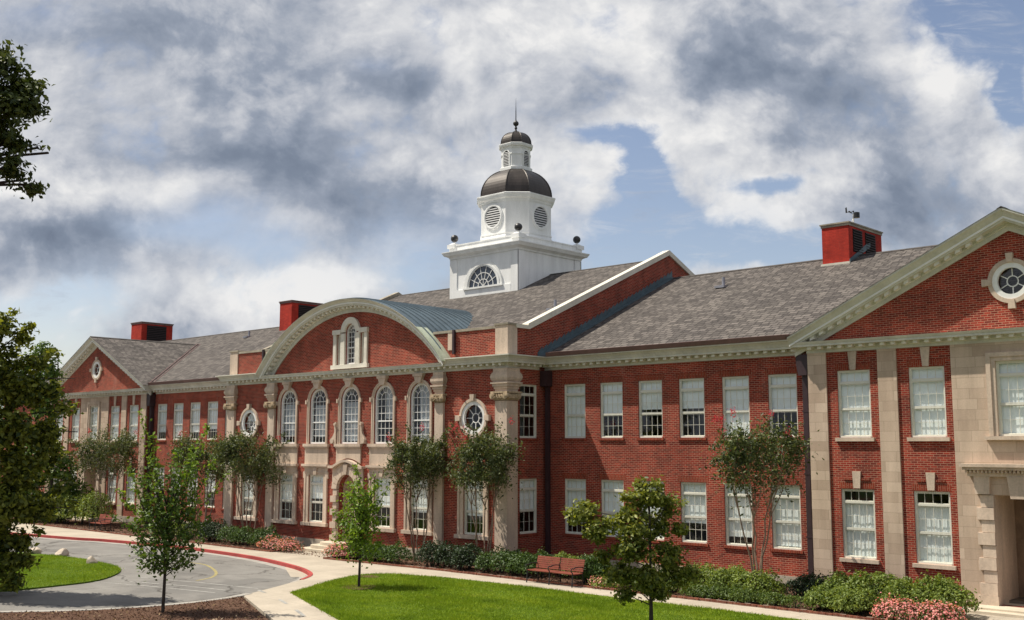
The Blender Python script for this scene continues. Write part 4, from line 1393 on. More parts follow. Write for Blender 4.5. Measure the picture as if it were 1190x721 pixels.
# ---- roofs
def roof(bm_pts, name='roof', parent=None):
    """quads with metric UVs: u along the eave, v up the slope"""
    bm = B(); uvl = bm.loops.layers.uv.new('uv')
    for quad in bm_pts:
        V = [bm.verts.new(p) for p in quad]
        f = bm.faces.new(V)
        p0 = Vector(quad[0]); e = (Vector(quad[1])-p0).normalized()
        n = e.cross(Vector(quad[-1])-p0).normalized(); s_ = n.cross(e)
        for lp, p in zip(f.loops, quad):
            d = Vector(p)-p0
            lp[uvl].uv = (d.dot(e)+p0.x*.37, d.dot(s_)+p0.y*.11)
    me = bpy.data.meshes.new(name); bm.to_mesh(me); bm.free(); me.materials.append(M['shingle'])
    return obj(name, me, None, parent or school)
zw = lambda y: 8.97+.455*(y-1.75)
YW = 12.0
yb_ = 2*YW-1.6
for sgn in (1, -1):
    XO = 47.5
    a, b_ = (XR, XO) if sgn > 0 else (-XO, -XR)
    e0 = WY-.60
    e1 = PY+.20; xm = sgn*(XP-.47)
    fr_ = [[(a, e0, zw(e0)), (xm, e0, zw(e0)), (xm, YW, zw(YW)), (a, YW, zw(YW))], [(xm, e1, zw(e1)), (b_, e1, zw(e1)), (b_, YW, zw(YW)), (xm, YW, zw(YW))]] if sgn > 0 else \
          [[(xm, e0, zw(e0)), (b_, e0, zw(e0)), (b_, YW, zw(YW)), (xm, YW, zw(YW))], [(a, e1, zw(e1)), (xm, e1, zw(e1)), (xm, YW, zw(YW)), (a, YW, zw(YW))]]
    roof(fr_+[ [(b_, yb_, zw(2*YW-yb_)), (a, yb_, zw(2*YW-yb_)), (a, YW, zw(YW)), (b_, YW, zw(YW))]])
    # ridge cap
    bm = B(); prism(bm, [(YW-.16, zw(YW)-.05), (YW, zw(YW)+.03), (YW+.16, zw(YW)-.05)], lambda p, q, t: (t, p, q), a, b_); part('ridge_cap', bm, M['ridge'])
    ec = sgn*XC
    fo = foot+.06
    z1, z0 = zap+.18, zf+.18-.06*SL
    yend = 1.75+(z1-8.97)/.455+.2
    yf = PY-.62
    roof([[(ec+fo, yf, z0), (ec+fo, yend, z0), (ec, yend, z1), (ec, yf, z1)], [(ec-fo, yend, z0), (ec-fo, yf, z0), (ec, yf, z1), (ec, yend, z1)]])
    bm = B(); prism(bm, [(ec-.14, z1-.04), (ec, z1+.03), (ec+.14, z1-.04)], lambda p, q, t: (p, t, q), yf+.02, yend); part('ridge_cap', bm, M['ridge'])
    # metal valleys where the pavilion roof meets the wing roof
    bm = B()
    for k_ in (-1, 1):
        p0 = Vector((ec+k_*(foot-.25), 1.75+((zf+.18+.25*SL)-8.97)/.455, zf+.18+.25*SL)); p1 = Vector((ec, 1.75+(z1-8.97)/.455, z1))
        d = (p1-p0).normalized(); sd = d.cross(Vector((0, 0, 1))).normalized()
        for s_ in (-1, 1):
            tube(bm, [p0+sd*s_*.11+Vector((0, 0, .045)), p1+sd*s_*.11+Vector((0, 0, .045))], [.035, .035], 5)
    part('roof_valley', bm, M['gutter'])
    # outer wing beyond the pavilion
    bm = B()
    q0, q1 = sorted((sgn*XE, sgn*47))
    V = [bm.verts.new(p) for p in ((q0, WY+.25, 0), (q1, WY+.25, 0), (q1, WY+.25, 9), (q0, WY+.25, 9))]; bm.faces.new(V)
    V = [bm.verts.new(p) for p in ((sgn*47, WY+.25, 0), (sgn*47, 21, 0), (sgn*47, 21, 9), (sgn*47, YW, zw(YW)-.05), (sgn*47, WY+.25, 9))]; bm.faces.new(V)
    V = [bm.verts.new(p) for p in ((sgn*XR, 21.7, 0), (sgn*47, 21.7, 0), (sgn*47, 21.7, 9.2), (sgn*XR, 21.7, 9.2))]; bm.faces.new(V)
    part('wall', bm, M['brick'])
roof([[(-XR+.28, .35, zr(.35)), (XR-.28, .35, zr(.35)), (XR-.28, YRG, zr(YRG)), (-XR+.28, YRG, zr(YRG))], [(XR-.28, 2*YRG-.3, zr(.3)), (-XR+.28, 2*YRG-.3, zr(.3)), (-XR+.28, YRG, zr(YRG)), (XR-.28, YRG, zr(YRG))]])
bm = B()
V = [bm.verts.new(p) for p in ((-XR, 2*YRG-.3, 0), (XR, 2*YRG-.3, 0), (XR, 2*YRG-.3, 10.1), (-XR, 2*YRG-.3, 10.1))]; bm.faces.new(V)
part('wall', bm, M['brick'])
bm = B(); prism(bm, [(YRG-.16, zr(YRG)-.05), (YRG, zr(YRG)+.03), (YRG+.16, zr(YRG)-.05)], lambda p, q, t: (t, p, q), -XR+.3, XR-.3); part('ridge_cap', bm, M['ridge'])
# rooms behind the windows: floors, ceilings and inner wall
bm = B()
for z0, z1 in ((.30, .42), (4.35, 4.6), (8.5, 8.6)):
    box(bm, -46.5, 46.5, WY+.4, WY+7.2, z0, z1); box(bm, -XR+.4, XR-.4, .35, WY+.39, z0, z1)
part('floor', bm, M['room_floor'])
bm = B()
box(bm, -46.5, 46.5, WY+7.0, WY+7.15, .43, 8.49)
for x_ in (-36, -23.4, -14.5, -6.2, 6.2, 17, 23.4, 29.2, 31.3, 36):
    box(bm, x_-.07, x_+.07, WY+.45, WY+6.99, .43, 4.34); box(bm, x_-.07, x_+.07, WY+.45, WY+6.99, 4.61, 8.49)
part('partition', bm, M['room'])

# ---- chimneys
def chimney(xa, xb, ya, yb, z0, z1, nlouv, label, cap_over=.03):
    bm = B(); box(bm, xa, xb, ya, yb, z0, z1-.17)
    c = part('chimney', bm, M['brick_painted'], label=label)
    bm = B(); box(bm, xa-cap_over, xb+cap_over, ya-cap_over, yb+cap_over, z1-.168, z1-.06); box(bm, xa-cap_over-.04, xb+cap_over+.04, ya-cap_over-.04, yb+cap_over+.04, z1-.059, z1)
    part('cap', bm, M['coping'] if nlouv == 2 else M['gutter'], c)
    # louvred openings in the +X face, as near-black panels that paint the shade of the hollows
    L = (yb-ya)
    bm = B(); bl = B()
    if nlouv == 2: spans = [(ya+.12*L, ya+.40*L), (ya+.49*L, ya+.80*L)]
    else: spans = [(ya+.17*L, ya+.80*L)]
    zb = z0+(z1-z0)*.46
    for s0, s1 in spans:
        box(bm, xb-.02, xb+.012, s0, s1, zb, z1-.26)
        n = 9
        for i in range(n):
            zz = zb+(z1-.26-zb)*(i+.3)/n
            prism(bl, [(xb+.01, zz+.06), (xb+.05, zz), (xb+.055, zz+.012), (xb+.015, zz+.072)], lambda p, q, t: (p, t, q), s0+.02, s1-.02)
    lv = part('louver', bm, M['void'], c)
    obj('slats', bl, M['louver_dark'], c)
    bm = B()                                     # metal flashing at the foot, climbing the slope
    if nlouv == 2:
        zf_ = zw(ya)
        fb = B(); box(fb, xa-.05, xb+.05, ya-.10, ya-.001, zf_-.1, zf_+.05); part('front_flashing', fb, M['white_coping'], c)
        prism(bm, [(ya, zf_+.02), (ya+L*.62, zw(ya+L*.62)+.0), (ya+L*.62, zw(ya+L*.62)+.20), (ya+L*.5, zw(ya+.5*L)+.28), (ya, zf_+.16)], lambda p, q, t: (t, p, q), xb+.001, xb+.04)
        part('flashing', bm, M['teal_flash'], c)
    else: bm.free()
    return c
chimney(19.42, 20.68, 10.95, 14.3, 12.6, 15.0, 2, 'bright red chimney with two dark louvred openings')
chimney(-21.72, -20.33, 10.95, 14.3, 12.6, 15.22, 1, 'red chimney half hidden behind the big arch')
chimney(-42.7, -41.0, 10.9, 13.7, 12.4, 15.3, 1, 'red chimney at the far end of the roof')
# roof vent pipes
for x_, y_, zz in ((15.2, 9.5, zw(9.5)), (9.2, 4.6, zr(4.6)), (-24.6, 10.4, zw(10.4))):
    bm = B(); lathe(bm, [(.075, zz-.05), (.075, zz+.42)], x_, y_, 12); box(bm, x_-.28, x_+.22, y_-.34, y_+.15, zz-.10, zz+.012)
    part('vent_pipe', bm, M['grey_metal'])
# downspouts
for sgn in (1, -1):
    bm = B()
    xd = sgn*(XR+.24)
    box(bm, xd-.19, xd+.19, WY-.40, WY-.02, 7.75, 8.42); box(bm, xd-.08, xd+.08, WY-.20, WY-.04, .3, 7.76)
    part('downspout', bm, M['pipe'])
    bm = B()
    xd = sgn*(XP-.24)
    prism(bm, [(xd-.24, 8.44), (xd+.22, 8.44), (xd+.22, 8.1), (xd+.16, 7.7), (xd-.16, 7.7), (xd-.24, 8.1)], FX(WY-.42), 0, .40); box(bm, xd-.10, xd+.10, WY-.26, WY-.04, .3, 7.71)
    for z_ in (2.0, 4.2, 6.4): box(bm, xd-.13, xd+.13, WY-.27, WY-.02, z_, z_+.06)
    part('downspout', bm, M['pipe'])

# ---- cupola
TX, TY = 0.0, 11.85
H = 2.62
def cs(h, c, z): return [(TX+sx*p, TY+sy*q, z) for sx, sy, p, q in ((-1, -1, h-c, h), (1, -1, h-c, h), (1, -1, h, h-c), (1, 1, h, h-c), (1, 1, h-c, h), (-1, 1, h-c, h), (-1, 1, h, h-c), (-1, -1, h, h-c))]
def csl(prof, ratio=.497):
    bm = B(); loft(bm, [cs(h, h*ratio, z) for h, z in prof]); return bm
def sq(h, z): return [(TX-h, TY-h, z), (TX+h, TY-h, z), (TX+h, TY+h, z), (TX-h, TY+h, z)]
bm = B(); loft(bm, [sq(H, 12.6), sq(H, 15.80)])
tb = part('cupola_base', bm, M['tower_white'])
bm = B()
# corner boards, plinth, frieze line on each face
for rotk in range(4):
    ca, sa = (1, 0, -1, 0)[rotk], (0, 1, 0, -1)[rotk]
    def T(x, y, z): return (TX+x*ca-y*sa, TY+x*sa+y*ca, z)
    def bx(x0, x1, y0, y1, z0, z1):
        vs = [bm.verts.new(T(*p)) for p in ((x0, y0, z0), (x1, y0, z0), (x1, y1, z0), (x0, y1, z0), (x0, y0, z1), (x1, y0, z1), (x1, y1, z1), (x0, y1, z1))]
        for f in ((0, 3, 2, 1), (4, 5, 6, 7), (0, 1, 5, 4), (1, 2, 6, 5), (2, 3, 7, 6), (3, 0, 4, 7)): bm.faces.new([vs[i] for i in f])
    bx(-H-.05, -H+.52, -H-.05, -H+.01, 12.7, 15.72); bx(H-.52, H+.045, -H-.05, -H+.01, 12.7, 15.72)
    if rotk == 0: bx(-H+.52, H-.52, -H-.06, -H+.01, 12.7, 13.92)
part('corner_board', bm, M['tower_white'], tb)
bm = B()
loft(bm, [sq(h, z) for h, z in ((H+.06, 15.74), (H+.08, 15.84), (H+.17, 15.90), (H+.30, 15.95), (H+.36, 16.06), (H+.40, 16.12), (H+.40, 16.16), (H+.12, 16.20))])
loft(bm, [sq(h, z) for h, z in ((H+.08, 16.19), (H+.08, 16.50), (H+.11, 16.50), (H+.11, 16.56), (H-.3, 16.58))])
part('cornice', bm, M['tower_white'], tb)
bm = B()
strip(bm, arc(0, 13.98, 1.12, 0, PI, 24), arc(0, 13.98, 1.46, 0, PI, 24), FX(TY-H-.09), 0, .10)
strip(bm, arc(0, 13.98, 1.20, 0, PI, 24), arc(0, 13.98, 1.30, 0, PI, 24), FX(TY-H-.12), 0, .03)
box(bm, -1.52, 1.52, TY-H-.14, TY-H+.01, 13.88, 13.978)
y_ = TY-H-.05
for r_ in (.40, .76):
    strip(bm, arc(0, 13.98, r_-.018, 0, PI, 20), arc(0, 13.98, r_+.018, 0, PI, 20), FX(y_), 0, .03)
for nn, r0, r1 in ((4, .05, .40), (7, .40, .76), (7, .76, 1.12)):
    for i in range(1, nn):
        a = PI*i/nn; ca, sa = math.cos(a), math.sin(a)
        prism(bm, [(ca*r_-sa*t_, 13.98+sa*r_+ca*t_) for r_, t_ in ((r0, -.015), (r1, -.015), (r1, .015), (r0, .015))], FX(y_+.002), 0, .026)
lun = part('lunette_window', bm, M['white'])
bm = B(); prism(bm, [(-1.12, 13.98)]+[(1.12, 13.98)]+arc(0, 13.98, 1.12, 0, PI, 24)[1:-1], FX(TY-H-.018), 0, .02)
part('pane', bm, M['dark_glass'] if 'dark_glass' in M else M['void'], lun)
# ball finials on the four corners
for sx in (-1, 1):
    for sy in (-1, 1):
        fx, fy = TX+sx*(H-.13), TY+sy*(H-.13)
        bm = B(); box(bm, fx-.30, fx+.30, fy-.30, fy+.30, 16.40, 16.62); loft(bm, [[(fx+a*h, fy+b_*h, z) for a, b_ in ((-1, -1), (1, -1), (1, 1), (-1, 1))] for h, z in ((.26, 16.62), (.11, 16.72))]); lathe(bm, [(.10, 16.70), (.06, 16.76), (.09, 16.82)], fx, fy, 12)
        o = part('finial', bm, M['tower_white'])
        bm = B(); bmesh.ops.create_uvsphere(bm, u_segments=20, v_segments=12, radius=.22, matrix=Matrix.Translation((fx, fy, 17.0)))
        part('ball', bm, M['ball'], o, smooth=True)
HD = 1.87
bm = csl([(HD, 16.4), (HD, 19.0)]); loft(bm, [cs(h, h*.497, z) for h, z in ((HD+.05, 16.45), (HD+.05, 16.85), (HD+.01, 16.90))])
loft(bm, [cs(h, h*.497, z) for h, z in ((HD+.04, 17.0), (HD+.04, 17.06))])
dm = part('drum', bm, M['tower_white'])
bm = csl([(HD+.04, 18.84), (HD+.06, 18.95), (HD+.16, 19.02), (HD+.20, 19.14), (HD+.24, 19.20), (HD+.24, 19.26), (HD+.02, 19.34)])
part('cornice', bm, M['tower_white'], dm)
def on_faces(fn):
    for rotk in range(4):
        ca, sa = (1, 0, -1, 0)[rotk], (0, 1, 0, -1)[rotk]
        fn(lambda x, y, z, ca=ca, sa=sa: (TX+x*ca-y*sa, TY+x*sa+y*ca, z))
def round_louver(T):
    bm = B(); yy = -HD; zc = 18.02
    strip(bm, circle(0, zc, .58, 28), circle(0, zc, .74, 28), lambda a, b, t: T(a, yy-.06+t, b), 0, .065, closed=True)
    strip(bm, circle(0, zc, .62, 28), circle(0, zc, .68, 28), lambda a, b, t: T(a, yy-.085+t, b), 0, .03, closed=True)
    o = part('round_louver', bm, M['tower_white'])
    bm = B(); prism(bm, circle(0, zc, .585, 28), lambda a, b, t: T(a, yy-.012+t, b), 0, .02); part('void', bm, M['void'], o)
    bm = B()
    n = 8
    for i in range(n):
        zz = zc-.53+1.06*(i+.5)/n
        hw = math.sqrt(max(0, .58**2-(zz-zc)**2))
        if hw < .1: continue
        prism(bm, [(yy-.055, zz-.06), (yy-.013, zz-.005), (yy-.013, zz+.025), (yy-.055, zz-.015)], lambda p, q, t: T(t, p, q), -hw, hw)
    part('slats', bm, M['louver'], o)
on_faces(round_louver)
# main dome, ribbed
prof = []
for i in range(15):
    a = PI/2*i/14
    prof.append((.02+1.88*math.cos(a)**.92 if i < 14 else .02, 19.33+1.74*math.sin(a)))
prof = [(h, z) for h, z in prof if z < 20.98]+[(.80, 20.98)]
prof = sorted(set(prof), key=lambda q: q[1])
bm = csl([(1.93, 19.30), (1.93, 19.36)]+prof)
dome = part('dome', bm, M['copper_dark'])
bm = B()
rings = [cs(h+.012, (h+.012)*.497, z) for h, z in prof]
for i in range(8):
    pts = [r[i] for r in rings]; tube(bm, pts, [.028]*len(pts), 5)
part('dome_rib', bm, M['copper_dark'], dome)
HL = .78
bm = csl([(HL+.10, 20.92), (HL+.10, 21.08), (HL+.03, 21.12), (HL, 21.13), (HL, 22.26)])
lan = part('lantern', bm, M['tower_white'])
bm = csl([(HL+.02, 22.20), (HL+.04, 22.28), (HL+.12, 22.33), (HL+.15, 22.44), (HL+.15, 22.48), (HL+.02, 22.54)]); loft(bm, [cs(h, h*.497, z) for h, z in ((HL+.03, 21.83), (HL+.03, 21.89))])
part('cornice', bm, M['tower_white'], lan)
def arch_louver(T):
    bm = B(); yy = -HL
    i_ = [(-.21, 21.20)]+arc(0, 21.86, .21, PI, 0, 12)+[(.21, 21.20)]; o_ = [(-.27, 21.20)]+arc(0, 21.86, .27, PI, 0, 12)+[(.27, 21.20)]
    strip(bm, i_, o_, lambda a, b, t: T(a, yy-.05+t, b), 0, .055)
    o = part('arched_louver', bm, M['tower_white'])
    bm = B(); prism(bm, archhole(0, .21, 21.20, 21.86), lambda a, b, t: T(a, yy-.01+t, b), 0, .012); part('void', bm, M['void'], o)
    bm = B()
    for i in range(9):
        zz = 21.25+i*.09
        hw = .205 if zz < 21.86 else math.sqrt(max(0.0004, .205**2-(zz-21.86)**2))
        prism(bm, [(yy-.045, zz-.035), (yy-.011, zz+.005), (yy-.011, zz+.022), (yy-.045, zz-.010)], lambda p, q, t: T(t, p, q), -hw, hw)
    part('slats', bm, M['louver'], o)
on_faces(arch_louver)
prof = [(.86, 22.50), (.86, 22.55)]+[(.80*math.cos(PI/2*i/9)**.85+.02 if i < 9 else .05, 22.56+.76*math.sin(PI/2*i/9)) for i in range(10)]
bm = csl(prof)
ld = part('lantern_dome', bm, M['copper_dark'])
bm = B()
for i in range(8):
    pts = [cs(h+.008, (h+.008)*.497, z)[i] for h, z in prof[2:]]; tube(bm, pts, [.018]*len(pts), 5)
part('dome_rib', bm, M['copper_dark'], ld)
bm = B()
lathe(bm, [(.16, 23.28), (.16, 23.36), (.07, 23.42), (.05, 23.52), (.09, 23.58), (.05, 23.66), (.06, 23.72)]+[(.02+.15*math.sin(PI*i/8), 23.86-.15*math.cos(PI*i/8)) for i in range(1, 8)]+[(.05, 24.03), (.03, 24.1), (.025, 24.6), (.012, 25.0), (.004, 25.4)], TX, TY, 14)
part('spire', bm, M['ball'])
# ================================================================== objects on the site
# weather station on the near chimney
ws = thing('weather_station', 'small weather station with white mast on the near chimney top', 'weather station', (20.35, 12.2, 15.0))
def sub(name, bm, m, parent, smooth=False):
    """mesh written in world coordinates, hung under a thing that stands elsewhere"""
    o = obj(name, bm, m, parent, smooth=smooth)
    o.location = -Vector(parent.location)
    return o
wx, wy, wz = ws.location
bm = B(); lathe(bm, [(.12, wz), (.12, wz+.03), (.03, wz+.05), (.03, wz+.55)], wx, wy, 10); tube(bm, [(wx-.18, wy, wz), (wx, wy, wz+.42)], [.018, .018], 6)
sub('mast', bm, M['white'], ws)
bm = B(); lathe(bm, [(.10, wz+.36), (.14, wz+.37), (.14, wz+.60), (.10, wz+.62)], wx+.16, wy-.02, 12)
sub('sensor_housing', bm, M['iron'], ws)
bm = B(); tube(bm, [(wx-.02, wy, wz+.54), (wx-.10, wy, wz+.66), (wx-.32, wy, wz+.70)], [.016, .014, .012], 6)
for q in range(3):
    a = q*2.1; bmesh.ops.create_uvsphere(bm, u_segments=8, v_segments=6, radius=.045, matrix=Matrix.Translation((wx-.1+.1*math.cos(a), wy+.1*math.sin(a), wz+.68)))
prism(bm, [(wx-.36, wz+.66), (wx-.28, wz+.66), (wx-.30, wz+.92), (wx-.37, wz+.90)], FX(wy-.01), 0, .012)
sub('wind_vane', bm, M['iron'], ws)

def bench(loc, length, label, rz=0.0):
    t = thing('park_bench', label, 'bench', loc, 'slatted park benches by the wall')
    t.rotation_euler = (0, 0, rz)
    h = length/2
    bm = B()
    for i in range(6):
        y = -.24+i*.092
        box(bm, -h, h, y, y+.075, .425+.012*abs(i-2.5)*.3, .455+.012*abs(i-2.5)*.3)
    obj('seat', bm, M['bench_wood'], t)
    bm = B()
    for a, b_ in ((-h, -.025), (.025, h)):
        for i in range(6):
            z = .50+i*.072; y = .30+i*.020
            prism(bm, [(y, z), (y+.028, z-.006), (y+.045, z+.056), (y+.017, z+.062)], lambda p, q, s: (s, p, q), a, b_)
    obj('backrest', bm, M['bench_wood'], t)
    for x in (-h+.04, 0, h-.04):
        bm = B()
        tube(bm, [(x, -.27, 0), (x, -.25, .2), (x, -.22, .42)], [.024, .02, .022], 8)
        tube(bm, [(x, .42, 0), (x, .36, .2), (x, .32, .44), (x, .46, .96)], [.024, .02, .02, .018], 8)
        tube(bm, [(x, -.24, .41), (x, .32, .41)], [.02, .02], 8)
        tube(bm, [(x, -.25, .1), (x, 0, .2), (x, .38, .1)], [.014, .014, .014], 6)
        obj('leg_frame', bm, M['iron'], t)
        bm = B()
        pts = [(x, -.24+.0, .43)]+[(x, -.22+.07*math.cos(a)-.02, .58+.075*math.sin(a)) for a in np.linspace(-PI/2, -PI*1.75, 12)]+[(x, -.05, .68), (x, .12, .68), (x, .37, .66)]
        tube(bm, pts, [.02]*len(pts), 7)
        obj('armrest', bm, M['iron'], t)
    return t
bench((15.35, -2.72, ZG), 2.25, 'red brown slatted bench with black iron arms, beside the lawn path near the corner')
bench((-20.2, -2.35, ZG), 1.5, 'small far red bench under the myrtle beside the red kerb')

# field stones on the island lawn
def rock(px, py, sx, sy, sz, seed, label):
    p = at(px, py, .13)
    bm = B(); bmesh.ops.create_icosphere(bm, subdivisions=3, radius=1)
    r_ = random.Random(seed)
    pl = [(Vector((r_.uniform(-1, 1), r_.uniform(-1, 1), r_.uniform(-.3, 1))).normalized(), r_.uniform(.55, .85)) for _ in range(9)]
    for v in bm.verts:
        for n, d in pl:
            e = v.co.dot(n)-d
            if e > 0: v.co -= n*e*.9
        v.co.x *= sx; v.co.y *= sy; v.co.z = v.co.z*sz+sz*.45
    o = obj('rock', bm, M['rock'])
    o.location = (p.x, p.y, .10); o.rotation_euler = (0, 0, r_.uniform(0, 6))
    tag(o, label, 'rock', 'fieldstones on the island lawn')
rock(72, 645, .42, .28, .24, 3, 'larger pale fieldstone, middle one of the three on the island lawn')
rock(107, 655, .24, .20, .25, 5, 'pointed small fieldstone nearest the road on the island lawn')
rock(40, 643, .6, .35, .22, 8, 'low fieldstone under the left tree, farthest from the road bend')

# ================================================================== vegetation
def leaves_mesh(name, C, N_, size, m, parent=None, loc=None, aspect=.55, droop=0.0, jitter=.8):
    """C: centres (n,3), N_: preferred facing (n,3); each leaf is a folded diamond of four points"""
    n = len(C)
    C = np.asarray(C, float)
    d = np.asarray(N_, float)+rng.normal(0, jitter, (n, 3))
    d /= np.linalg.norm(d, axis=1)[:, None]+1e-9
    a = rng.normal(0, 1, (n, 3)); a[:, 2] -= droop
    a -= d*(a*d).sum(1)[:, None]
    a /= np.linalg.norm(a, axis=1)[:, None]+1e-9
    b = np.cross(d, a)
    s = size*rng.uniform(.6, 1.3, n)[:, None]
    base = C-a*s*.5; tip = C+a*s*.5
    fold = d*s*.12
    l = C+b*s*aspect*.5+fold; r = C-b*s*aspect*.5+fold
    V = np.stack([base, l, tip, r], 1).reshape(-1, 3)
    me = bpy.data.meshes.new(name)
    me.vertices.add(4*n); me.vertices.foreach_set('co', V.ravel())
    me.loops.add(6*n); me.polygons.add(2*n)
    idx = np.arange(n)[:, None]*4
    me.loops.foreach_set('vertex_index', (idx+np.array([0, 1, 2, 0, 2, 3])).ravel().astype(np.int32))
    me.polygons.foreach_set('loop_start', np.arange(0, 6*n, 3, dtype=np.int32))
    me.polygons.foreach_set('loop_total', np.full(2*n, 3, dtype=np.int32))
    me.update(calc_edges=True)
    me.validate()
    me.materials.append(m)
    o = bpy.data.objects.new(name, me); COL.objects.link(o)
    if parent: o.parent = parent
    if loc is not None: o.location = loc
    return o
def clumped(lobes, nclump, per, spread, shell=.55):
    """points gathered in clumps through the outer part of several lobes"""
    vol = np.array([l[3]*l[4]*l[5] for l in lobes])**.72
    pick = rng.choice(len(lobes), nclump, p=vol/vol.sum())
    Cs = []; Ns = []; cent = []
    for i in pick:
        cx, cy, cz, rx, ry, rz = lobes[i]
        v = rng.normal(0, 1, 3); v /= np.linalg.norm(v)
        r = shell+(1-shell)*rng.random()**.6
        c = np.array([cx, cy, cz])+v*r*np.array([rx, ry, rz])*rng.uniform(.82, 1.12)
        k_ = rng.integers(int(per*.5), int(per*1.5)+1)
        p = c+rng.normal(0, 1, (k_, 3))*spread*np.array([1, 1, .62])*rng.uniform(.6, 1.25)
        Cs.append(p); Ns.append(np.tile(v*.8+np.array([0, 0, .7]), (k_, 1))); cent.append(c)
    return np.concatenate(Cs), np.concatenate(Ns), np.array(cent)
def limb(bm, p0, p1, r0, r1, bow=.12, n=6):
    p0, p1 = Vector(p0), Vector(p1)
    L = (p1-p0).length
    off = Vector((random.uniform(-1, 1), random.uniform(-1, 1), random.uniform(0, .8)))*bow*L
    pts = []; rad = []
    for i in range(n+1):
        t = i/n
        pts.append(p0.lerp(p1, t)+off*(math.sin(PI*t)*.6)+Vector((random.uniform(-1, 1), random.uniform(-1, 1), 0))*.015*L*(0 < i < n))
        rad.append(r0+(r1-r0)*t)
    tube(bm, pts, rad, 7 if r0 > .05 else 5)
    return pts
def tree(label, base, height, lobes, trunk_r, leaf, leafm, barkm, nclump, per, spread, name='tree', fork=.35, shell=.5, group=None, inner=None, droop=.3, lean=(0, 0), twigs=60, limb_f=.4):
    base = Vector(base)
    t = thing(name, label, 'tree', base, group)
    bm = B()
    topz = max(l[2] for l in lobes)
    tp = [(0, 0, -.1), (lean[0]*.2, lean[1]*.2, height*fork*.5), (lean[0]*.6, lean[1]*.6, height*fork), (lean[0], lean[1], topz)]
    tube(bm, tp, [trunk_r*1.25, trunk_r, trunk_r*.8, trunk_r*.18], 9)
    ends = []
    for l in lobes:
        if l[2] > 1e6: continue
        z0 = min(max(height*fork*.7, l[2]-l[5]*1.6), topz*.8)
        f = z0/max(topz, .1)
        ends.append((Vector((lean[0]*f, lean[1]*f, z0)), Vector(l[:3])))
        limb(bm, ends[-1][0], ends[-1][1], trunk_r*limb_f, trunk_r*.10)
    P, N_, cent = clumped(lobes, nclump, per, spread, shell)
    for c in cent[:twigs]:
        q = min(lobes, key=lambda l: (Vector(l[:3])-Vector(c)).length)
        limb(bm, q[:3], c, trunk_r*.08, trunk_r*.03, n=3)
    obj('trunk', bm, barkm, t)
    leaves_mesh('crown', P, N_, leaf, leafm, t, droop=droop)
    return t
def lob(*a): return tuple(a)

# camera-right / camera-away directions on the ground help to shape crowns as they are seen
RG = Vector((math.cos(YAW), math.sin(YAW), 0)); AG = Vector((-math.sin(YAW), math.cos(YAW), 0))
def L3(r, a, z, rr, rz, ra=None):
    p = RG*r+AG*a
    return (p.x, p.y, z, rr, ra or rr, rz)

# ---- young upright trees with long leafy shoots
def shoot_tree(label, base, height, width, shoots, leaf, leafm, n_leaf, trunk_h, seed, low=.16, extra=None, trunk_r=.055, dark=None):
    random.seed(seed)
    t = thing('young_tree', label, 'tree', base, None)
    bm = B()
    tube(bm, [(0, 0, -.05), (.02, .01, trunk_h), (.0, .03, height*.55), (0.02, 0, height*.80)], [trunk_r, trunk_r*.85, trunk_r*.5, trunk_r*.1], 8)
    C, N_ = [], []
    for i in range(shoots):
        f = i/(shoots-1)
        z0 = height*(low+.50*f*random.uniform(.85, 1.1))
        a = i*2.39996+random.uniform(-.4, .4)
        ang = R(58-30*f+random.uniform(-8, 8))
        Ls = (width*.5*(1.05-.45*f))/max(math.sin(ang), .3)*random.uniform(.75, 1.15)
        if z0+Ls*math.cos(ang) > height*1.0: Ls = (height-z0)/math.cos(ang)
        d = Vector((math.cos(a)*math.sin(ang), math.sin(a)*math.sin(ang), math.cos(ang)))
        p0 = Vector((0, 0, z0)); pts = []
        for j in range(6):
            s = j/5
            pts.append(p0+d*Ls*s+Vector((0, 0, .10*Ls*s*s)))
        tube(bm, pts, [trunk_r*.34*(1-.8*j/5) for j in range(6)], 5)
        m_ = int(n_leaf*random.uniform(.8, 1.2))
        for q in range(m_):
            s = .12+.9*random.random()**.85
            k0 = min(4, int(s*5)); p = pts[k0].lerp(pts[k0+1], min(1.05, s*5-k0))
            wdt = .30*(1-s)+.07
            e = Vector((random.gauss(0, wdt), random.gauss(0, wdt), random.gauss(0, wdt*.8)))
            C.append(p+e); N_.append(Vector((0, 0, .6))+d*.3)
    if extra:
        for (r_, a_, z_, rr, nn) in extra:
            c = RG*r_+AG*a_
            for q in range(nn):
                C.append(Vector((c.x+random.gauss(0, rr), c.y+random.gauss(0, rr), z_+random.gauss(0, rr*.8)))); N_.append(Vector((0, 0, .7)))
    # single long whips
    obj('trunk', bm, M['bark_dark'], t)
    leaves_mesh('crown', np.array([tuple(c) for c in C]), np.array([tuple(c) for c in N_]), leaf, leafm, t, droop=.4)
    return t
def whip(t, p0, p1, n_leaf, leaf, leafm):
    """a long upright shoot lined with leaves, part of the tree"""
    bm = B(); pts = limb(bm, p0, p1, .018, .005, .04)
    C = []; N_ = []
    for q in range(n_leaf):
        s = random.random(); k_ = min(len(pts)-2, int(s*(len(pts)-1))); p = pts[k_].lerp(pts[k_+1], s*(len(pts)-1)-k_)
        w = .10*(1-s)+.055
        C.append((p.x+random.gauss(0, w), p.y+random.gauss(0, w), p.z+random.gauss(0, .05))); N_.append((0, 0, .4))
    obj('branch', bm, M['bark_dark'], t)
    leaves_mesh('shoot_leaves', np.array(C), np.array(N_), leaf, leafm, t, droop=.2)
def RZ(r, a, z): p = RG*r+AG*a; return (p.x, p.y, z)
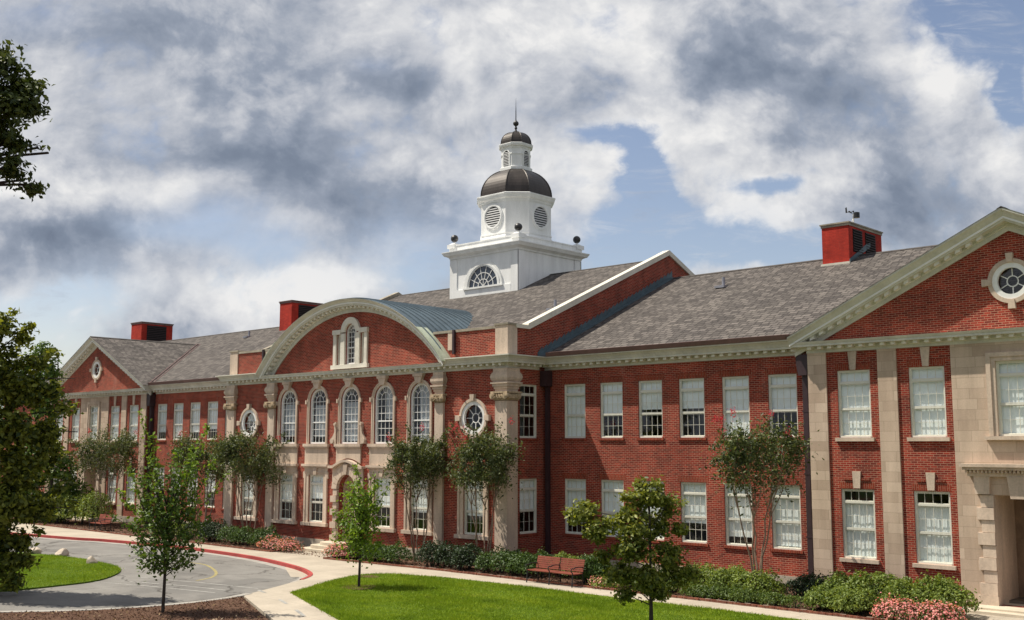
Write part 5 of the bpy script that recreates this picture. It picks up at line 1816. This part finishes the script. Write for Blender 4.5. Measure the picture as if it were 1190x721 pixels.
t1 = shoot_tree('young upright tree with long shoots in the mulch beside the road', (11.2, -15.93, ZG), 4.7, 2.4, 46, .15, M['leaf_mid'], 52, .9, 21, low=.22,
                extra=[(0, 0, 2.2, .30, 260), (-.3, 0, 2.9, .3, 120), (.35, 0, 2.9, .3, 120), (0, 0, 1.5, .22, 110)])
for p0, p1, n in ((RZ(-.2, 0, 3.0), RZ(-.95, .1, 6.05), 190), (RZ(.35, 0, 3.0), RZ(1.15, 0, 5.6), 170), (RZ(.1, .2, 3.2), RZ(.25, .3, 5.0), 90), (RZ(-.4, 0, 2.4), RZ(-1.55, 0, 3.7), 110), (RZ(.4, 0, 2.2), RZ(1.85, 0, 4.2), 120),
                  (RZ(-.3, .1, 2.6), RZ(-.55, .2, 5.3), 130), (RZ(.4, -.1, 2.6), RZ(.75, -.1, 5.0), 130), (RZ(.1, 0, 1.2), RZ(1.15, 0, 1.75), 60), (RZ(-.1, 0, 1.2), RZ(-1.1, 0, 2.0), 60), (RZ(-.4, 0, 2.0), RZ(-1.7, 0, 2.9), 90),
                  (RZ(.2, 0, 1.3), RZ(.85, .1, 1.35), 40), (RZ(-.1, 0, 1.2), RZ(-.75, .1, 1.45), 40), (RZ(.5, .2, 2.6), RZ(1.35, .2, 4.6), 120), (RZ(-.5, -.2, 2.6), RZ(-1.15, -.2, 4.4), 120), (RZ(.3, 0, 1.7), RZ(1.4, 0, 2.9), 80)):
    whip(t1, p0, p1, n, .13, M['leaf_fresh'] if p1[2] > 3.5 else M['leaf_mid'])  # tall shoots get lighter leaves, sunlight on the upper crown put into colour
t2 = shoot_tree('slim young tree in a mulch ring at the lawn corner', (10.94, -8.18, ZG), 4.0, 1.75, 34, .14, M['leaf_fresh'], 64, .9, 33, low=.22, extra=[(0, 0, 1.7, .24, 240), (.05, 0, 2.4, .2, 140)], trunk_r=.05)
for p0, p1, n in ((RZ(0, 0, 2.5), RZ(-.22, 0, 4.35), 110), (RZ(.1, 0, 2.4), RZ(.65, 0, 3.7), 80), (RZ(-.1, 0, 2.0), RZ(-1.0, 0, 2.75), 60), (RZ(.2, 0, 2.2), RZ(1.0, 0, 3.5), 70)):
    whip(t2, p0, p1, int(n*1.5), .13, M['leaf_fresh'])

# ---- the lobed tree by the right lawn edge
p3 = at(757, 737)
dz = (p3-CAM).dot(fw); s3 = dz/F             # metres per photo pixel at this tree
def PXL(px, py, rx, ry, a=0.0):
    """crown lobe seen around a photo position at this tree's distance"""
    return L3((px-757)*s3, a, (737-py)*s3*1.01, rx*s3, ry*s3, rx*s3*.9)
lobes = [PXL(757, 576, 22, 22), PXL(778, 592, 22, 20, .2), PXL(735, 590, 20, 18, -.2), PXL(684, 598, 16, 15, .1), PXL(694, 618, 26, 22, 0), PXL(668, 604, 12, 12, .1), PXL(730, 612, 28, 20, -.3),
         PXL(760, 618, 28, 20, .3), PXL(735, 640, 26, 18, -.4), PXL(775, 650, 24, 20, .2), PXL(722, 668, 20, 16, 0), PXL(752, 672, 26, 18, -.3), PXL(784, 672, 22, 18, .2), PXL(728, 692, 14, 10), PXL(765, 690, 16, 9), PXL(745, 563, 7, 8), PXL(792, 618, 12, 10), PXL(706, 648, 14, 12, .1), PXL(800, 668, 15, 12, .1), PXL(708, 675, 13, 9, -.1), PXL(742, 690, 12, 9, .2)]
lobes = [(x_, y_, z_, a_*.80, b_*.80, c_*.80) for x_, y_, z_, a_, b_, c_ in lobes]
tree('lobed olive tree on the lawn in front of the wing windows', p3, 3.6, lobes, .055, .135, M['leaf_olive'], M['bark_dark'], 470, 24, .105, fork=.28, shell=.35, twigs=120)

# ---- crape myrtles: several thin stems, vase crown, a few crimson flower tips
def myrtle(label, base, height, spread, seed, stems=5, blooms=3, leafm='leaf_crape', dens=1.0, trunkfrac=.47):
    random.seed(seed)
    t = thing('crape_myrtle', label, 'tree', base, 'crape myrtles along the wall')
    bm = B()
    tips = []
    for i in range(stems):
        a = 2*PI*i/stems+random.uniform(-.3, .3)
        r0 = .08+random.uniform(0, .12)
        p0 = Vector((math.cos(a)*r0, math.sin(a)*r0, -.05))
        h = height*trunkfrac*random.uniform(.9, 1.1)
        p1 = Vector((math.cos(a)*(spread*.20), math.sin(a)*(spread*.20), h))
        limb(bm, p0, p1, random.uniform(.028, .045), .022, .05)
        for j in range(4):
            b_ = a+random.uniform(-1.0, 1.0)
            rr = spread*.5*random.uniform(.45, .95)
            p2 = Vector((math.cos(b_)*rr, math.sin(b_)*rr, height*random.uniform(.62, .94)))
            limb(bm, p1, p2, .018, .008, .10)
            for q in range(4):
                p3_ = p2+Vector((random.gauss(0, .3), random.gauss(0, .3), random.uniform(-.3, .55)))*spread*.22
                limb(bm, p2, p3_, .008, .004, .2, 3); tips.append((p2, p3_))
    obj('trunk', bm, M['bark_tan'], t)
    C, N_ = [], []
    for p2, p3_ in tips:
        for q in range(int(62*dens)):
            s = random.uniform(.0, 1.15)
            p = p2.lerp(p3_, s); w = .16*spread/2.2
            C.append((p.x+random.gauss(0, w), p.y+random.gauss(0, w), p.z+random.gauss(0, w)-.05*s)); N_.append((0, 0, .8))
    for q in range(int(1500*dens)):           # darker, denser heart of the crown
        C.append((random.gauss(0, spread*.19), random.gauss(0, spread*.19), height*.72+random.gauss(0, height*.10))); N_.append((0, 0, .5))
    # arching sprays
    for i in range(34):
        a = random.uniform(0, 2*PI); rr = spread*.5*random.uniform(.7, 1.3)
        p0 = Vector((math.cos(a)*rr*.5, math.sin(a)*rr*.5, height*.78)); p1 = Vector((math.cos(a)*rr, math.sin(a)*rr, height*random.uniform(.58, 1.06)))
        for q in range(int(75*dens)):
            s = random.random(); p = p0.lerp(p1, s)+Vector((0, 0, .18*math.sin(PI*s)))
            C.append((p.x+random.gauss(0, .06), p.y+random.gauss(0, .06), p.z+random.gauss(0, .06))); N_.append((0, 0, .6))
    leaves_mesh('crown', np.array(C), np.array(N_), .13, M[leafm], t, droop=.6, aspect=.5)
    if blooms:
        C, N_ = [], []
        for i in range(blooms):
            a = random.uniform(0, 2*PI)
            c = Vector((math.cos(a)*spread*.48, math.sin(a)*spread*.48, height*random.uniform(.93, 1.05)))
            for q in range(60): C.append((c.x+random.gauss(0, .06), c.y+random.gauss(0, .06), c.z+random.gauss(0, .09))); N_.append((0, 0, .5))
        leaves_mesh('blossom', np.array(C), np.array(N_), .05, M['petal_red'], t, aspect=.9)
    return t
def base_at(px, y):                             # ground point of the bed seen at photo column px, at plan depth y
    d = ray(px, 600); t_ = (y-CAM.y)/d.y
    return (CAM.x+d.x*t_, y, ZG)
myrtle('crape myrtle with thin bare stems before the last wing windows by the near pavilion', base_at(880, -.75), 5.85, 2.75, 4, 5, 6, dens=.8)
myrtle('crape myrtle under the round window beside the corner pilaster', base_at(562, -1.15), 5.75, 2.7, 5, 5, 5)
myrtle('crape myrtle between the arched windows and the second pilaster', base_at(486, -.95), 5.6, 2.8, 6, 5, 2)
myrtle('full crape myrtle left of the arched windows by the far round window', base_at(289, -.95), 5.5, 3.5, 8, 5, 4, dens=1.25)
myrtle('crape myrtle before the far wing windows behind the young upright tree', base_at(236, -.2), 5.5, 3.3, 9, 5, 3, dens=1.1)
myrtle('leftmost crape myrtle beside the far pavilion bench', base_at(121, -.6), 5.8, 3.8, 10, 5, 2, dens=1.1)

# ---- shrubs
def shrub(label, cat, lobes, leaf, leafm, n, name='shrub', group='shrubs in the wall bed', petals=None, shell=.72, droop=0.0):
    """lobes in world coordinates: x, y, rx, ry, height"""
    x0 = sum(l[0] for l in lobes)/len(lobes); y0 = sum(l[1] for l in lobes)/len(lobes)
    t = thing(name, label, cat, (x0, y0, ZG), group)
    C = []; N_ = []
    w = np.array([l[2]*l[3]+l[2]*l[4] for l in lobes]); w = w/w.sum()
    pk = rng.choice(len(lobes), n, p=w)
    bumps = {}
    for i in pk:
        x, y, rx, ry, h = lobes[i]
        v = rng.normal(0, 1, 3); v[2] = abs(v[2])*1.1-.12; v /= np.linalg.norm(v)
        if i not in bumps: bumps[i] = rng.normal(0, 1, (26, 3)); bumps[i] /= np.linalg.norm(bumps[i], axis=1)[:, None]
        near = (bumps[i]@v).max()
        r = (shell+(1-shell)*rng.random()**.4)*(.80+.24*max(0, (near-.70)/.30))
        p = np.array([x-x0, y-y0, h*.30])+v*r*np.array([rx, ry, h*.72])
        if rng.random() < .07: p = p*np.array([1.06, 1.06, 1.0])+np.array([0, 0, rng.random()**2*.22])
        if p[2] < .02: p[2] = abs(p[2])*.5+.02
        C.append(p); N_.append(v+np.array([0, 0, .3]))
    C = np.array(C); N_ = np.array(N_)
    bm = B()
    for x, y, rx, ry, h in lobes:
        for q in range(5):
            limb(bm, (x-x0+random.uniform(-.05, .05), y-y0+random.uniform(-.05, .05), 0), (x-x0+random.uniform(-.6, .6)*rx, y-y0+random.uniform(-.6, .6)*ry, h*random.uniform(.6, .85)), .018, .006, n=3)
    obj('stems', bm, M['bark_dark'], t)
    leaves_mesh('foliage', C, N_, leaf*1.1, leafm, t, jitter=.9, droop=droop)
    if petals:
        m_ = int(n*petals)
        idx = rng.choice(len(C), m_); P = C[idx]*np.array([1.04, 1.04, 1.06])+rng.normal(0, .02, (m_, 3))
        leaves_mesh('blossom', P, N_[idx], .065, M['petal'], t, aspect=.9, jitter=.4)
    return t
def hedge_lobes(pa, pb, y, ry, h, n):
    xa, xb = base_at(pa, y)[0], base_at(pb, y)[0]
    st = (xb-xa)/n
    out = [(xa+st*(i+.5), y+random.uniform(-.08, .08), st*.8, ry, h*random.uniform(.80, .92)) for i in range(n)]
    for i in range(n*3):                        # smaller uneven masses break the outline
        s_ = random.uniform(.25, .5)
        out.append((random.uniform(xa+.2, xb-.2), y+random.uniform(-.6, .6)*ry, s_*1.1, s_, h*random.uniform(.72, 1.06)))
    return out
shrub('clipped mid green hedge left of the entrance, between dark bush and pink flowers', 'hedge', hedge_lobes(262, 318, -1.75, .62, 1.02, 3), .085, M['leaf_hedge'], 6500, 'hedge')
shrub('very dark bush behind the far red kerb, left of the clipped hedge', 'shrub', hedge_lobes(222, 262, -1.5, .6, 1.15, 2), .085, M['leaf_hedge_dark'], 5200)
shrub('rounded pink flowering azalea left of the entrance steps', 'shrub', hedge_lobes(311, 345, -2.15, .6, .62, 2), .07, M['leaf_hedge'], 2300, 'flowering_shrub', petals=.8)
shrub('small pink flowering azalea right of the entrance steps', 'shrub', hedge_lobes(385, 411, -2.35, .5, .70, 2), .07, M['leaf_hedge'], 1700, 'flowering_shrub', petals=.8)
shrub('clipped green hedge right of the entrance, behind the slim young tree', 'hedge', hedge_lobes(409, 472, -2.05, .6, .92, 3), .085, M['leaf_hedge'], 6000, 'hedge')
shrub('dark glossy hedge under the two middle crape myrtles', 'hedge', hedge_lobes(494, 556, -1.75, .7, 1.12, 3), .085, M['leaf_hedge_dark'], 6500, 'hedge')
shrub('spreading green shrub at the foot of the corner pilaster', 'shrub', hedge_lobes(566, 640, -1.45, .95, .98, 4), .085, M['leaf_hedge'], 7500)
shrub('light green shrub behind the near bench', 'shrub', hedge_lobes(640, 700, -.75, .75, .92, 3), .085, M['leaf_cover'], 5200)
shrub('round green bush at the right end of the near bench', 'shrub', hedge_lobes(672, 708, -1.7, .6, 1.0, 2), .085, M['leaf_hedge'], 4600)
shrub('straggly low pale flowers at the path edge right of the near bench', 'flowers', hedge_lobes(684, 716, -2.35, .34, .38, 3), .06, M['leaf_cover'], 1200, 'flower_clump', petals=.25)
shrub('low dark ground shrub behind the lobed olive tree', 'shrub', hedge_lobes(712, 792, -1.6, .6, .62, 4), .08, M['leaf_fern'], 4300)
shrub('long light green shrub row under the wing windows by the myrtle stems', 'shrub', hedge_lobes(790, 900, -.85, .78, .95, 5), .09, M['leaf_cover'], 9500)
shrub('low feathery green edging plants along the path below the myrtle', 'shrub', hedge_lobes(800, 935, -1.95, .5, .45, 6), .075, M['leaf_fern'], 6500)
shrub('small dark green bush under the near downspout', 'shrub', hedge_lobes(918, 962, .3, .6, .78, 2), .08, M['leaf_hedge_dark'], 3400)
shrub('broad light green shrub under the near pavilion windows', 'shrub', hedge_lobes(968, 1118, -.5, 1.0, 1.12, 5), .095, M['leaf_cover'], 15000)
shrub('low green shrub spilling to the path before the broad shrub', 'shrub', hedge_lobes(940, 1010, -1.75, .7, .80, 3), .09, M['leaf_cover'], 6500)
shrub('large pink azalea in bloom before the near pavilion', 'shrub', hedge_lobes(1020, 1108, -2.15, .6, .62, 3), .07, M['leaf_hedge'], 4600, 'flowering_shrub', petals=.85)
shrub('pink azalea at the right of the near pavilion steps', 'shrub', [(32.6, -1.3, .8, .8, .9), (33.8, -1.3, .8, .7, .9)], .07, M['leaf_hedge'], 1600, 'flowering_shrub', petals=.85)
shrub('pale green bushy shrub left of the far bench', 'shrub', hedge_lobes(70, 118, -.9, 1.0, 2.3, 3), .12, M['leaf_cover'], 6500)
shrub('mid green shrub under the far wing windows, right of the far bench', 'shrub', hedge_lobes(205, 224, -.9, .7, .9, 2), .085, M['leaf_cover'], 2200)

# ---- big trees at the left
def leftlobes(ref, base, lst):
    """lobes given as photo position and size in pixels at the distance of the tree"""
    d_ = (Vector(base)-CAM).dot(fw); s_ = d_/F
    out = []
    for px, py, rx, ry, a in lst:
        p = deep(px, py, d_+a)-Vector(base)
        out.append((p.x, p.y, p.z, rx*s_, rx*s_, ry*s_))
    return out
b0 = (1.3, -18.3, .13)
lobes = leftlobes(0, b0, [(2, 380, 12, 14, 0), (20, 396, 12, 14, .4), (32, 378, 5, 10, .3), (0, 425, 24, 22, 0), (38, 425, 13, 13, .6), (26, 455, 24, 20, 0), (58, 452, 13, 11, .5), (6, 500, 32, 28, -.4), (48, 505, 20, 22, .3), (76, 478, 10, 8, .4), (24, 545, 32, 26, 0),
                          (66, 530, 14, 12, .5), (8, 585, 32, 26, -.4), (44, 588, 22, 18, .2), (72, 566, 10, 9, .4), (10, 628, 26, 18, 0), (44, 622, 10, 10, .2), (8, 655, 17, 16, -.3), (34, 650, 8, 9, 0), (14, 676, 11, 8, -.4), (-35, 440, 45, 40, 0), (-45, 520, 55, 50, .4), (-40, 600, 50, 45, .4), (90, 502, 6, 5, .6), (86, 440, 7, 5, .6), (-20, 380, 24, 24, .2), (18, 358, 3, 10, 0), (84, 590, 6, 6, .4), (62, 412, 6, 6, .5)])
tree('big leafy tree filling the left edge, on the island lawn', b0, 9.6, lobes, .15, .22, M['leaf_gold'], M['bark_dark'], 980, 30, .16, fork=.22, shell=.2, twigs=160, limb_f=.25)
# thin leading shoots above that crown
b0b = base_at(58, -1.2)
lob2 = leftlobes(0, b0b, [(50, 408, 10, 14, 0), (62, 432, 10, 13, 0), (40, 430, 18, 20, 1), (54, 470, 18, 26, 0), (48, 520, 22, 28, .5), (72, 550, 16, 24, -.5), (88, 575, 12, 16, -.5), (66, 588, 22, 18, 0), (30, 570, 26, 30, 1)])
tree('dark bushy tree standing before the far pavilion, behind the left tree', b0b, 9.5, lob2, .14, .24, M['leaf_mid'], M['bark_dark'], 460, 30, .24, fork=.25, shell=.3, limb_f=.25)
# the high limb entering at the upper left belongs to a tall tree just outside the picture
b1 = deep(-150, 700, 21.5); b1 = (b1.x, b1.y, ZG)
lobes = leftlobes(0, b1, [(8, 78, 22, 14, 0), (2, 58, 12, 10, .2), (28, 108, 26, 20, 0), (48, 105, 14, 12, .3), (12, 125, 24, 20, -.3), (36, 128, 16, 10, .2), (10, 165, 22, 16, 0), (44, 172, 16, 11, .3), (56, 178, 7, 8, .3), (18, 195, 16, 12, 0), (35, 215, 13, 10, .2), (24, 210, 10, 10, .3), (-30, 130, 50, 60, 0), (-70, 60, 60, 60, .5), (-110, 150, 70, 60, 1), (-170, 60, 80, 60, 0), (-60, 210, 40, 30, -1), (-200, 170, 80, 60, .8)])
tree('tall dark oak whose high limb enters at the upper left', b1, 14.0, lobes, .26, .13, M['leaf_dark'], M['bark_dark'], 1100, 40, .12, fork=.5, shell=.2, twigs=200, limb_f=.16)
# trees beyond the far end of the school
for (px, dist, h, w, lab, mk) in ((-20, 118, 12, 9, 'wide tree beyond the far end of the school', 'leaf_mid'), (20, 135, 11, 8, 'darker tree farthest beyond the school end', 'leaf_hedge'), (-90, 100, 14, 10, 'tall tree beyond the road at far left', 'leaf_mid')):
    p = deep(px, 590, dist); p = (p.x, p.y, 0)
    lb = [(random.gauss(0, w*.25), random.gauss(0, w*.25), h*random.uniform(.35, .85), w*.25, w*.25, h*.16) for _ in range(14)]
    tree(lab, p, h, lb, .3, .34, M[mk], M['bark_dark'], 260, 22, .55, group=None, twigs=40)

# ---- grass blades over the lawns
def in_poly(P, poly):
    poly = np.array(poly); x, y = P[:, 0], P[:, 1]
    ins = np.zeros(len(P), bool); j = len(poly)-1
    for i in range(len(poly)):
        xi, yi = poly[i]; xj, yj = poly[j]
        c = ((yi > y) != (yj > y)) & (x < (xj-xi)*(y-yi)/(yj-yi+1e-12)+xi)
        ins ^= c; j = i
    return ins
def blades(name, poly, z, box_, n, label):
    P = rng.uniform((box_[0], box_[2]), (box_[1], box_[3]), (n, 2))
    P = P[in_poly(P, poly)]
    P = P+rng.normal(0, .045, P.shape)
    m_ = len(P)
    h = rng.uniform(.03, .075, m_)*(1+.4*np.sin(P[:, 0]*.9)*np.sin(P[:, 1]*1.3))
    a = rng.uniform(0, 2*PI, m_); w = rng.uniform(.007, .013, m_)
    ln = rng.normal(0, .025, (m_, 2))
    b = np.c_[P, np.full(m_, z)]
    dx = np.c_[np.cos(a)*w, np.sin(a)*w, np.zeros(m_)]
    tip = b+np.c_[ln, h]
    V = np.stack([b-dx, b+dx, tip], 1).reshape(-1, 3)
    me = bpy.data.meshes.new(name)
    me.vertices.add(3*m_); me.vertices.foreach_set('co', V.ravel())
    me.loops.add(3*m_); me.polygons.add(m_)
    me.loops.foreach_set('vertex_index', np.arange(3*m_, dtype=np.int32))
    me.polygons.foreach_set('loop_start', np.arange(0, 3*m_, 3, dtype=np.int32))
    me.polygons.foreach_set('loop_total', np.full(m_, 3, dtype=np.int32))
    me.update(calc_edges=True)
    me.materials.append(M['grass'])
    o = bpy.data.objects.new(name, me); COL.objects.link(o)
    o['kind'] = 'stuff'; o['label'] = label; o['category'] = 'grass'
    return o
blades('grass', lawn, ZG+.006, (7.5, 32, -16.5, -3.9), 330000, 'short bright green grass of the front lawn')
blades('grass', isl, .128, (-9, 2.2, -19, -9.8), 60000, 'short sunlit grass of the island in the drive')

# bark chips and fallen leaves on the near mulch and beds
def scatter(name, poly, box_, n, z, size, m, label):
    P = rng.uniform((box_[0], box_[2]), (box_[1], box_[3]), (n, 2)); P = P[in_poly(P, poly)]
    C = np.c_[P, z+rng.uniform(.0, .02, len(P))]
    o = leaves_mesh(name, C, np.tile((0, 0, 1.0), (len(P), 1)), size, m, aspect=.45, jitter=.45)
    o['kind'] = 'stuff'; o['label'] = label; o['category'] = 'litter'
M['chip'] = simple('bark chips', (.135, .075, .052), .95, .4, 8, .1)
M['leaf_fallen'] = leaf_mat('fallen leaves', (.12, .07, .03), (.30, .20, .09), .1)
scatter('bark_chips', mul, (2, 24, -30, -12), 42000, ZG+.012, .075, M['chip'], 'loose bark chips of the mulch beside the drive')
scatter('fallen_leaves', mul, (2, 24, -30, -12), 2600, ZG+.03, .10, M['leaf_fallen'], 'fallen brown leaves on the mulch beside the drive')
scatter('bed_litter', [(-30, BED-.25), (28, BED-.25), (28, 1.2), (-30, 1.2)], (-30, 28, BED-.3, 1.2), 12000, ZG+.015, .09, M['chip'], 'bark and leaf litter in the wall bed')
